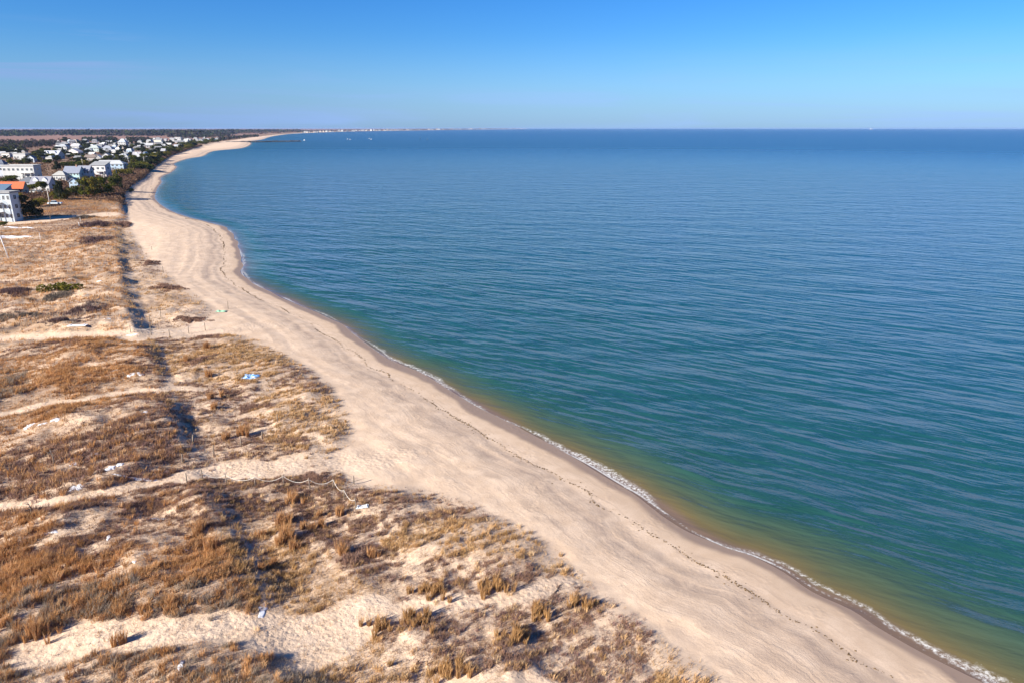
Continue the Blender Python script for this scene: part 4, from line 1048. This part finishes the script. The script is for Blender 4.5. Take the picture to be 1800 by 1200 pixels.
# ================================================================ trees
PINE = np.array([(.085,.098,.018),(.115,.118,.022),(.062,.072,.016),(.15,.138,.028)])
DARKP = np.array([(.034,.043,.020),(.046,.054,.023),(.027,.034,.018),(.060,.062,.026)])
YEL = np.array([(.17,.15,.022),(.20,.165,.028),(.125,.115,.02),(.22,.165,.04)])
def tree_proto(seed, kind, pal):
    rg = np.random.default_rng(seed); L = []
    if kind == 'flat':
        for k in range(11): a = rg.uniform(0, 6.28); r_ = rg.uniform(.05, .42); L.append((math.cos(a)*r_, math.sin(a)*r_, .74+rg.uniform(-.10, .14), rg.uniform(.10, .2)))
        sq = .62
    elif kind == 'round':
        for k in range(16): a = rg.uniform(0, 6.28); zc = rg.uniform(.22, .88); r_ = rg.uniform(.1, .36)*(1.15-abs(zc-.5)); L.append((math.cos(a)*r_, math.sin(a)*r_, zc, rg.uniform(.11, .22)))
        sq = .8
    elif kind == 'bush':
        for k in range(14): a = rg.uniform(0, 6.28); r_ = rg.uniform(.05, .40); L.append((math.cos(a)*r_, math.sin(a)*r_, .28+rg.uniform(-.12, .42)*(1-r_), rg.uniform(.14, .24)))
        sq = .9
    else:
        for k in range(18): zc = k/18*.72+.24; r_ = (1.05-zc)*.34; a = rg.uniform(0, 6.28); L.append((math.cos(a)*r_, math.sin(a)*r_, zc, .06+(1.05-zc)*.16))
        sq = .7
    v, f, c = crown_cloud(rg, 1500, L, .075, pal, sq)
    me = np_mesh('crown', v, f, [M_LEAF]); add_attr(me, 'tint', c, 'COLOR')
    mb = MB(); branches(mb, rg, 1.0, .028, .8 if kind != 'bush' else .5, 7, .3)
    return me, mb.mesh('trunk', M_BARK, True)
PR = {k: [tree_proto(100+i*7+j, k[0], k[1]) for j in range(2)] for i, (k) in enumerate([])} if False else {}
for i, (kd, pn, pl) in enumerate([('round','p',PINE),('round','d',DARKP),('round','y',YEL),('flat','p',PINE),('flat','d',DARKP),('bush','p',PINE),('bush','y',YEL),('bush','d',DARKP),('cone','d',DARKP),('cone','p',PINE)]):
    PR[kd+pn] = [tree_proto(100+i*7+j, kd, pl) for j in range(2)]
def tree(px, yb, wpx, hpx, kind, label, group=None, name=None, dy=0):
    gx, gy, gz = ground(px, yb); sc = depth_of(gx, gy, gz)/FPX
    cm, tm = random.choice(PR[kind])
    b = empty(name or ('shrub' if kind.startswith('bush') else 'pine_tree'), (gx, gy+dy, gz), random.uniform(0, 6.28))
    tag(b, label, 'shrub' if kind.startswith('bush') else 'tree', group)
    w, h = wpx*sc, hpx*sc
    for nm, me in (('crown', cm), ('trunk', tm)):
        o = link_mesh(nm, me, b); o.scale = (w*1.08, w*1.08, h)
    return b
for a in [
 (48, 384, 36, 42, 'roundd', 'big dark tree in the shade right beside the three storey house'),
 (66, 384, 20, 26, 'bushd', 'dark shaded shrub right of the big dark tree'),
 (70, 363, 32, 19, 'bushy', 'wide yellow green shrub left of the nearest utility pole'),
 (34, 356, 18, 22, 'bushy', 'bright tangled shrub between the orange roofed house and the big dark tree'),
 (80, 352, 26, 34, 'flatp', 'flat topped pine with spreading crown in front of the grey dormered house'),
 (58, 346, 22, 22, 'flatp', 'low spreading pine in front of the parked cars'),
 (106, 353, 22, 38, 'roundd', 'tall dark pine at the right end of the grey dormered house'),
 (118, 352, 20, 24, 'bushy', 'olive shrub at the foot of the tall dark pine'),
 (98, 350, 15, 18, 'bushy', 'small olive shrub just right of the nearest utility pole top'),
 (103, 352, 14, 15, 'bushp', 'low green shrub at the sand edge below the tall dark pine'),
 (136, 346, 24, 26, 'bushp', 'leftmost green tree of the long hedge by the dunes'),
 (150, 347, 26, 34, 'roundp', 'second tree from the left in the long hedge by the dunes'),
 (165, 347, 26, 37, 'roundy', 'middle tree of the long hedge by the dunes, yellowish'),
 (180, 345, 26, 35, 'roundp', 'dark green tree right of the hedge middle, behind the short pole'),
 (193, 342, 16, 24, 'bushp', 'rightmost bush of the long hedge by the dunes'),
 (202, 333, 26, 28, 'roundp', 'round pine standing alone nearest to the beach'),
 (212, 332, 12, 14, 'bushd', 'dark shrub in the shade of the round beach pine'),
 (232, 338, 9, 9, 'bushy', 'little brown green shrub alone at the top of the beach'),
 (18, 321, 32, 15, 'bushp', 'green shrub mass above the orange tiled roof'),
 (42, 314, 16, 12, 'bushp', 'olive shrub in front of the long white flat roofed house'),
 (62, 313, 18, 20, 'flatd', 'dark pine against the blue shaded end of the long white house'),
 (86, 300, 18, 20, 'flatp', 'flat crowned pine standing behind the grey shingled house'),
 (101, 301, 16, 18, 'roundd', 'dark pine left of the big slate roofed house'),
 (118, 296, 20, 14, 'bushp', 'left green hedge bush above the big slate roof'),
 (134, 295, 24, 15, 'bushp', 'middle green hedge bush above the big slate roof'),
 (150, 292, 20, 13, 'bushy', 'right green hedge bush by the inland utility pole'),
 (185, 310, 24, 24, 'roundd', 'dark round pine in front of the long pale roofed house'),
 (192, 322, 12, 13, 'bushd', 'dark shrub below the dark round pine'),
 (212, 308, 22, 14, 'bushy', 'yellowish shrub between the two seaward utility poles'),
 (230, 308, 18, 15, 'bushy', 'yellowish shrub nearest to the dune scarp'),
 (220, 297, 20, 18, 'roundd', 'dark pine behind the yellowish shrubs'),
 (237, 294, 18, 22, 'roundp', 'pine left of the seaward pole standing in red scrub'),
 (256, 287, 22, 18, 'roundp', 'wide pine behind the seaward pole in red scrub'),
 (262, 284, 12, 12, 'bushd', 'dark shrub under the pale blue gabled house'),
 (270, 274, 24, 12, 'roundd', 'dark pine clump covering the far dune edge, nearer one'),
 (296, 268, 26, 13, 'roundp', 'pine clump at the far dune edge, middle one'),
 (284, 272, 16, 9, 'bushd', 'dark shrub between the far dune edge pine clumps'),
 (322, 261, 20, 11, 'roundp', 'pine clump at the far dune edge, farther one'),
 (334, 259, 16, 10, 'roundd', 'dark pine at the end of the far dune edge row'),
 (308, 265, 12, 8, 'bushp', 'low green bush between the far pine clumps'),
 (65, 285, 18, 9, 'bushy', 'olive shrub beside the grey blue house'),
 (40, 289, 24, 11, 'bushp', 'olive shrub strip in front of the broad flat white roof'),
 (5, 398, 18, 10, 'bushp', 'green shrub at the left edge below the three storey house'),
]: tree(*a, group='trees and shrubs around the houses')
for i in range(230):
    y = random.uniform(247, 290); xr = edge_at(y)-10; x = random.uniform(4 if y > 268 else 100, xr)
    gx, gy = unproj(x, y, 1.9)
    if any((gx-a)**2+(gy-b)**2 < 9**2 for a, b in taken): continue
    s = np.interp(y, [246, 284], [7, 16])
    tree(x, y, s*random.uniform(.8, 1.4), s*random.uniform(.5, .95), random.choice(['roundd','roundp','flatd','bushp','bushd','coned']), 'small dark evergreen among the crowded houses of the far village', 'small evergreens of the far village', 'evergreen')

for i in range(60):
    yy = random.uniform(250, 300); xe = edge_at(yy); xx = xe-random.uniform(8, 34)*np.interp(yy, [250, 300], [.8, 1.0])
    s = np.interp(yy, [250, 300], [9, 18])
    tree(xx, yy, s*random.uniform(.9, 1.6), s*random.uniform(.55, .9), random.choice(['roundd','roundp','bushp','bushy','bushp']), 'small evergreen of the green belt between the far houses and the dune edge', 'evergreens of the belt above the far beach', 'evergreen')
# woods and scrub that read as one mass
def mass(name, label, pts, hgt, per, tri, pal, seed, wide=None):
    """pts (n,2) ground points, hgt (n,) tree heights"""
    rg = np.random.default_rng(seed); n = len(pts); i = np.repeat(np.arange(n), per); N = len(i)
    h = hgt[i]; wd = h*(wide or .8)
    q = rg.normal(0, 1, (N, 3)); q /= np.linalg.norm(q, axis=1)[:,None]; q *= rg.uniform(.3, 1, N)[:,None]**.5
    z0 = terrain(pts[:,0], pts[:,1])[i]
    c = np.stack([pts[i,0]+q[:,0]*wd*.5, pts[i,1]+q[:,1]*wd*.5, z0+h*(.52+q[:,2]*.48)], -1)
    tint = pal[rg.integers(0, len(pal), n)][i]*(.7+.6*rg.uniform(0, 1, N))[:,None]
    v, f, cc = tri_cloud(N, rg, c, h*tri*rg.uniform(.6, 1.4, N), tint, .9)
    me = np_mesh(name, v, f, [M_LEAF]); add_attr(me, 'tint', cc, 'COLOR'); o = link_mesh(name, me); tag(o, label, name.replace('_', ' '), kind='stuff')
def px_poly(n, poly, seed):
    rg = np.random.default_rng(seed); P = np.array(poly, float); out = []
    while len(out) < n:
        q = rg.uniform(P.min(0), P.max(0), (n*3, 2)); k = inside(q[:,0], q[:,1], P); out += list(q[k])
    return np.array(out[:n])
def onto(q, z=1.9): return unproj(q[:,0], q[:,1], z)
SCRUB = np.array([(.15,.085,.055),(.19,.11,.065),(.12,.07,.05),(.22,.14,.085),(.10,.065,.05)])
BAREW = np.array([(.095,.075,.07),(.12,.09,.08),(.075,.06,.055),(.06,.055,.045)])
q = px_poly(2600, [(-60,255),(100,262),(140,262),(250,262),(300,262),(262,290),(228,322),(205,342),(130,352),(60,362),(-60,330)], 3)
pts = onto(q); mass('winter_scrub', 'brown leafless winter scrub filling the gaps between the houses', pts, np.random.default_rng(3).uniform(.8, 2.6, len(pts)), 26, .34, SCRUB, 3, 1.9)
q = px_poly(420, [(-60,254),(20,252),(60,251),(105,251),(108,256),(96,259),(60,262),(40,270),(-60,271)], 5)
pts = onto(q); mass('inland_woodland', 'dark mixed woodland on the near edge of the marsh left of the village', pts, np.random.default_rng(5).uniform(5, 10, len(pts)), 50, .26, np.concatenate([DARKP*1.3, BAREW, BAREW*.8]), 5)
q = np.concatenate([px_poly(150, [(145,247.5),(165,246.5),(205,246),(207,249),(180,250),(145,249.5)], 6), px_poly(120, [(222,247.5),(240,246.3),(262,247),(262,249.6),(225,250)], 7), px_poly(130, [(322,242.6),(360,241),(410,239.3),(410,240.4),(365,242.6),(322,244.5)], 8), px_poly(90, [(385,247),(430,241.5),(455,240),(452,241.5),(420,244.2),(388,248.6)], 9)])
pts = onto(q); mass('marsh_copse', 'dark copses standing on the salt marsh behind the village', pts, np.random.default_rng(6).uniform(6, 11, len(pts)), 40, .3, np.concatenate([DARKP*1.4, BAREW, BAREW]), 6)
rg = np.random.default_rng(9)
d_ = rg.uniform(2700, 6500, 3600); a_ = np.radians(rg.uniform(-44, -15, 3600)); PX_ = np.stack([d_*np.sin(a_), d_*np.cos(a_)], -1)
k = sd_shore(PX_[:,0], PX_[:,1]) > 250
k &= fbm(PX_[:,0]*.0011, PX_[:,1]*.0006, 23, 3) > np.interp(d_, [2700, 3600, 5000], [.56, .42, .2])
PX_ = PX_[k]; mass('far_woodland', 'long dark woodland along the horizon beyond the salt marsh', PX_, rg.uniform(14, 22, len(PX_)), 16, .55, np.concatenate([DARKP*1.3, BAREW*.7]), 9, 3.2)
FS = [p for p in SH if p[1] > 3800]; FL = dense(FS, 22)
nn = np.gradient(FL, axis=0); nn /= np.linalg.norm(nn, axis=1)[:,None]; nn = np.stack([-nn[:,1], nn[:,0]], -1)
FL = np.concatenate([FL+nn*rg.uniform(90, 700, (len(FL), 1)) for _ in range(2)])
FL = FL[sd_shore(FL[:,0], FL[:,1]) > 60]
mass('coast_woodland', 'low dark trees behind the houses of the distant coast town', FL, rg.uniform(7, 15, len(FL)), 16, .5, np.concatenate([DARKP*1.5, BAREW, SCRUB]), 12, 2.6)
# dead dune plants along the scarp of the far beach
E2 = np.array([p for p in ED if 300 < p[1] < 1500]); E2 = dense(list(E2[np.argsort(E2[:,1])]), 1.5); rg = np.random.default_rng(21)
E3 = np.concatenate([E2+rg.normal(0, 1.0, E2.shape)+[-2.0, .5] for _ in range(3)]+[E2+np.abs(rg.normal(0, 9, (len(E2), 1)))*[-1, .2] for _ in range(5)])
E3 = E3[inside(E3[:,0], E3[:,1], POLY_DUNE)]
mass('scarp_scrub', 'russet scrub and dead grass along the scarp above the far beach', E3, rg.uniform(.5, 1.7, len(E3)), 16, .42, SCRUB*1.15, 21, 2.2)

# ================================================================ poles, cars, boats, jetty
M_POLE = plain('pale_pole_wood', (.50, .46, .40), .9, .15, 1.2)
M_INS = plain('insulator', (.30, .30, .31), .4)
def upole(px, yt, yb, label, arm=True):
    gx, gy, gz = ground(px, yb); h = (yb-yt)*depth_of(gx, gy, gz)/FPX*1.0
    b = empty('utility_pole', (gx, gy, gz), random.uniform(-.5, .5)); tag(b, label, 'utility pole', 'utility poles of the village')
    m = MB(); m.tube([(0, 0, -.4), (0, 0, h*.5), (0, 0, h)], [.21, .18, .14], 8); m.build('pole', M_POLE, b, True)
    if arm:
        m = MB(); m.box(-1.1, 1.1, -.26, -.14, h-.75, h-.6); m.build('crossarm', M_POLE, b)
        for x in (-1.0, 0, 1.0):
            m = MB(); m.tube([(x, -.2, h-.6), (x, -.2, h-.4), (x, -.2, h-.34)], [.05, .07, .03], 6); m.build('insulator', M_INS, b)
for a in [(88, 333, 361, 'nearest utility pole at the edge of the dunes beside the pickup'), (205.5, 294, 310, 'utility pole just above the round beach pine'), (184, 308, 320, 'short pole in front of the right half of the long hedge'),
 (254, 277, 288.5, 'seaward utility pole standing in red scrub near the far beach'), (198, 271, 282, 'utility pole right of the grey gabled house'), (146, 280, 293, 'inland utility pole rising from the green hedge above the slate roof'),
 (53, 300, 313, 'utility pole in front of the long white flat roofed house'), (1.5, 299, 313, 'utility pole at the left edge beside the slate walled house'), (102, 291, 300, 'utility pole behind the grey shingled house'), (17, 288, 297, 'thin pole beside the rooftop of the long white house')]: upole(*a)
M_TYRE = plain('tyre', (.02,.02,.02), .8)
def car(px, py, rz, col, label, kind='car', L=4.6):
    gx, gy, gz = ground(px, py); b = empty('parked_car', (gx, gy, gz), rz); tag(b, label, 'car')
    P = plain('car_paint', col, .25, .04, 1, .6); m = MB(); w = .9
    prof = [(-L/2, .45), (-L/2+.05, .95), (-L/2+.9, 1.05), (L/2-.2, 1.0), (L/2, .8), (L/2, .45)]
    vs = [(x, -w, z) for x, z in prof]+[(x, w, z) for x, z in prof]; n = len(prof)
    m.add(vs, [tuple(range(n)), tuple(range(n, 2*n))[::-1]]+[(i, i+n, (i+1)%n+n, (i+1)%n) for i in range(n)]); m.build('body', P, b)
    c0, c1 = (-L*.22, L*.08) if kind == 'pickup' else (-L*.25, L*.36)
    m = MB(); m.add([(c0-.35,-w*.93,1.03),(c1+.25,-w*.93,1.03),(c1+.25,w*.93,1.03),(c0-.35,w*.93,1.03),(c0+.1,-w*.78,1.62),(c1,-w*.78,1.62),(c1,w*.78,1.62),(c0+.1,w*.78,1.62)], [(0,1,5,4),(1,2,6,5),(2,3,7,6),(3,0,4,7)]); m.build('windows', M_WIN, b)
    m = MB(); m.box(c0+.08, c1+.02, -w*.8, w*.8, 1.62, 1.68); m.build('car_roof', P, b)
    for x in (-L*.31, L*.31):
        for y in (-w, w):
            m = MB(); m.tube([(x, y-.11, .34), (x, y+.11, .34)], .34, 12); wh_ = m.build('wheel', M_TYRE, b)
            m = MB(); m.tube([(x, y-.125, .34), (x, y+.125, .34)], .2, 10); m.build('rim', M_INS, wh_)
car(97, 360, .2, (.62,.72,.78), 'light blue pickup parked beside the nearest utility pole', 'pickup', 5.6)
car(60, 340, .1, (.80,.80,.80), 'white car parked under the low spreading pine, left one', 'car')
car(71, 340, .1, (.55,.57,.60), 'silver car parked under the low spreading pine, right one', 'car')
# the rock jetty
P0 = unproj(398, 251.2); P1 = unproj(528, 249.3); rd = random.Random(8); m = MB(); n = 420
for i in range(n):
    u = rd.random(); c = P0+(P1-P0)*u; r_ = rd.uniform(1.0, 2.3); off = rd.gauss(0, 2.2); dirn = (P1-P0)/np.linalg.norm(P1-P0)
    cx, cy = c[0]-dirn[1]*off, c[1]+dirn[0]*off; cz = max(.1, 1.9-abs(off)*.55)+rd.uniform(-.4, .3)
    vs = []
    for sx_ in (-1, 1):
        for sy_ in (-1, 1):
            for sz_ in (-1, 1): vs.append((cx+sx_*r_*rd.uniform(.6, 1.1), cy+sy_*r_*rd.uniform(.6, 1.1), cz+sz_*r_*rd.uniform(.45, .8)))
    m.add(vs, [(0,1,3,2),(4,6,7,5),(0,4,5,1),(2,3,7,6),(0,2,6,4),(1,5,7,3)])
m.add([(P0[0], P0[1]-5, -.5), (P1[0], P1[1]-5, -.5), (P1[0], P1[1]+5, -.5), (P0[0], P0[1]+5, -.5), (P0[0], P0[1]-2, 1.0), (P1[0], P1[1]-2, 1.0), (P1[0], P1[1]+2, 1.0), (P0[0], P0[1]+2, 1.0)], [(0,1,5,4),(1,2,6,5),(2,3,7,6),(3,0,4,7),(4,5,6,7)])
tag(m.build('rock_jetty', plain('dark_wet_rock', (.075, .075, .08), .8, .35, .8)), 'long dark rock jetty reaching out from the tip of the far beach', 'jetty')
# harbour channel in the marsh
q = np.array([(338,250.5),(352,249.6),(372,249.2),(386,247.2),(400,244.6),(418,242.3),(433,240.6),(432,239.6),(412,240.4),(392,242.6),(374,244.2),(352,246.4),(340,248.4)], float)
pp = unproj(q[:,0], q[:,1], 2.1); me = bpy.data.meshes.new('harbour_channel'); me.from_pydata([(x, y, 2.1) for x, y in pp], [], [tuple(range(len(pp)))]); 
t = NT('channel_water'); me.materials.append(t.done((.16, .24, .32), .12, .5)); tag(link_mesh('harbour_channel', me), kind='structure')
def boat(px, py, L, label, cat='boat', hull=(.5,.5,.5), z=0.0, sail=False):
    gx, gy = unproj(px, py, z); b = empty('motor_boat' if not sail else 'sailboat', (gx, gy, z), random.uniform(-.5, .5)); tag(b, label, cat)
    w = L*.16; m = MB(); h = L*.14
    vs = [(-L/2,-w*.8,-.2),(L*.2,-w*.8,-.2),(L*.46,0,-.2),(L*.2,w*.8,-.2),(-L/2,w*.8,-.2),(-L/2,-w,h),(L*.22,-w,h),(L*.56,0,h*1.25),(L*.22,w,h),(-L/2,w,h)]
    m.add(vs, [(0,4,3,2,1),(5,6,7,8,9),(0,1,6,5),(1,2,7,6),(2,3,8,7),(3,4,9,8),(4,0,5,9)]); m.build('hull', plain('boat_hull', hull, .4, .05), b)
    m = MB(); m.add([(-L*.2,-w*.6,h),(L*.18,-w*.6,h),(L*.18,w*.6,h),(-L*.2,w*.6,h),(-L*.18,-w*.5,h*2.5),(L*.08,-w*.5,h*2.5),(L*.08,w*.5,h*2.5),(-L*.18,w*.5,h*2.5)], [(0,1,5,4),(1,2,6,5),(2,3,7,6),(3,0,4,7),(4,5,6,7)]); m.build('cabin', M_WHITE, b)
    m = MB(); m.tube([(0, 0, h*2.4), (0, 0, h*(9 if sail else 4.5))], L*.012, 5); m.build('mast', M_WHITE, b)
    if sail:
        m = MB(); m.add([(.1, -.05, h*2.6), (.1, -.05, h*8.6), (-L*.42, -.05, h*2.6), (.1, .05, h*2.6), (.1, .05, h*8.6), (-L*.42, .05, h*2.6)], [(0,1,2),(3,5,4),(0,3,4,1),(1,4,5,2),(2,5,3,0)]); m.build('sail', M_WHITE, b)
boat(535, 247.3, 6.5, 'little white boat just off the end of the rock jetty')
boat(611, 245.4, 5.5, 'small white boat, left one of the pair off the distant coast left of centre')
boat(615.5, 246.2, 5.5, 'small white boat, right one of the pair off the distant coast left of centre')
boat(649, 244.4, 5.0, 'small white boat, left one of the farther pair near the coast town')
boat(652.5, 245.6, 5.0, 'small white boat, right one of the farther pair near the coast town')
boat(360, 246.8, 9.0, 'white sailboat moored in the harbour channel', z=2.1, sail=True)
def marker(px, py, h, label):
    gx, gy = unproj(px, py); b = empty('channel_marker', (gx, gy, 0)); tag(b, label, 'channel marker')
    M = plain('marker_paint', (.035,.06,.055), .7)
    m = MB(); m.tube([(0, 0, -.6), (0, 0, h)], [.5, .35], 8); m.build('piling', M, b, True)
    m = MB(); m.box(-.9, .9, -.12-.4, -.42, h-2.2, h-.4); m.build('day_board', M, b); m = MB(); m.tube([(0, 0, h), (0, 0, h+.6)], [.25, .2], 8); m.build('lantern', M_INS, b)
marker(738.5, 246.0, 5.2, 'dark channel marker, left one of two on the open bay')
marker(751, 246.9, 4.6, 'dark channel marker, right one of two on the open bay')
gx, gy = unproj(1532, 228.2); b = empty('cargo_ship', (gx*.98, gy*.98, 0), .05); tag(b, 'faint cargo ship on the sea horizon', 'ship')
L = 62; m = MB(); m.add([(-L/2,-5,-1),(L*.42,-5,-1),(L*.46,0,-1),(L*.42,5,-1),(-L/2,5,-1),(-L/2,-5,7),(L*.44,-5,7),(L*.53,0,8),(L*.44,5,7),(-L/2,5,7)], [(0,4,3,2,1),(5,6,7,8,9),(0,1,6,5),(1,2,7,6),(2,3,8,7),(3,4,9,8),(4,0,5,9)]); m.build('hull', plain('ship_hull', (.16,.18,.22), .6), b)
m = MB(); m.box(-L*.46, -L*.30, -4, 4, 7, 17); m.box(-L*.44, -L*.33, -3, 3, 17, 20); m.build('bridge', M_WHITE, b)
m = MB(); m.box(-L*.2, L*.3, -4, 4, 7, 11.5); m.build('cargo', plain('ship_cargo', (.25,.26,.30), .7), b)

# the air: far things fade to blue
bm = MB(); bm.box(-21900, 21900, -21900, 21900, -3.5, 36.15)
t = NT('hazy_air'); t.n.remove(t.b); vp = t.new('ShaderNodeVolumePrincipled'); vp.inputs['Color'].default_value = (*HAZE_C, 1); vp.inputs['Density'].default_value = HAZE_D; vp.inputs['Anisotropy'].default_value = 0.0
t.link(vp.outputs[0], t.out.inputs['Volume'])
if HAZE_D > 0: tag(bm.build('haze', t.m), kind='stuff')
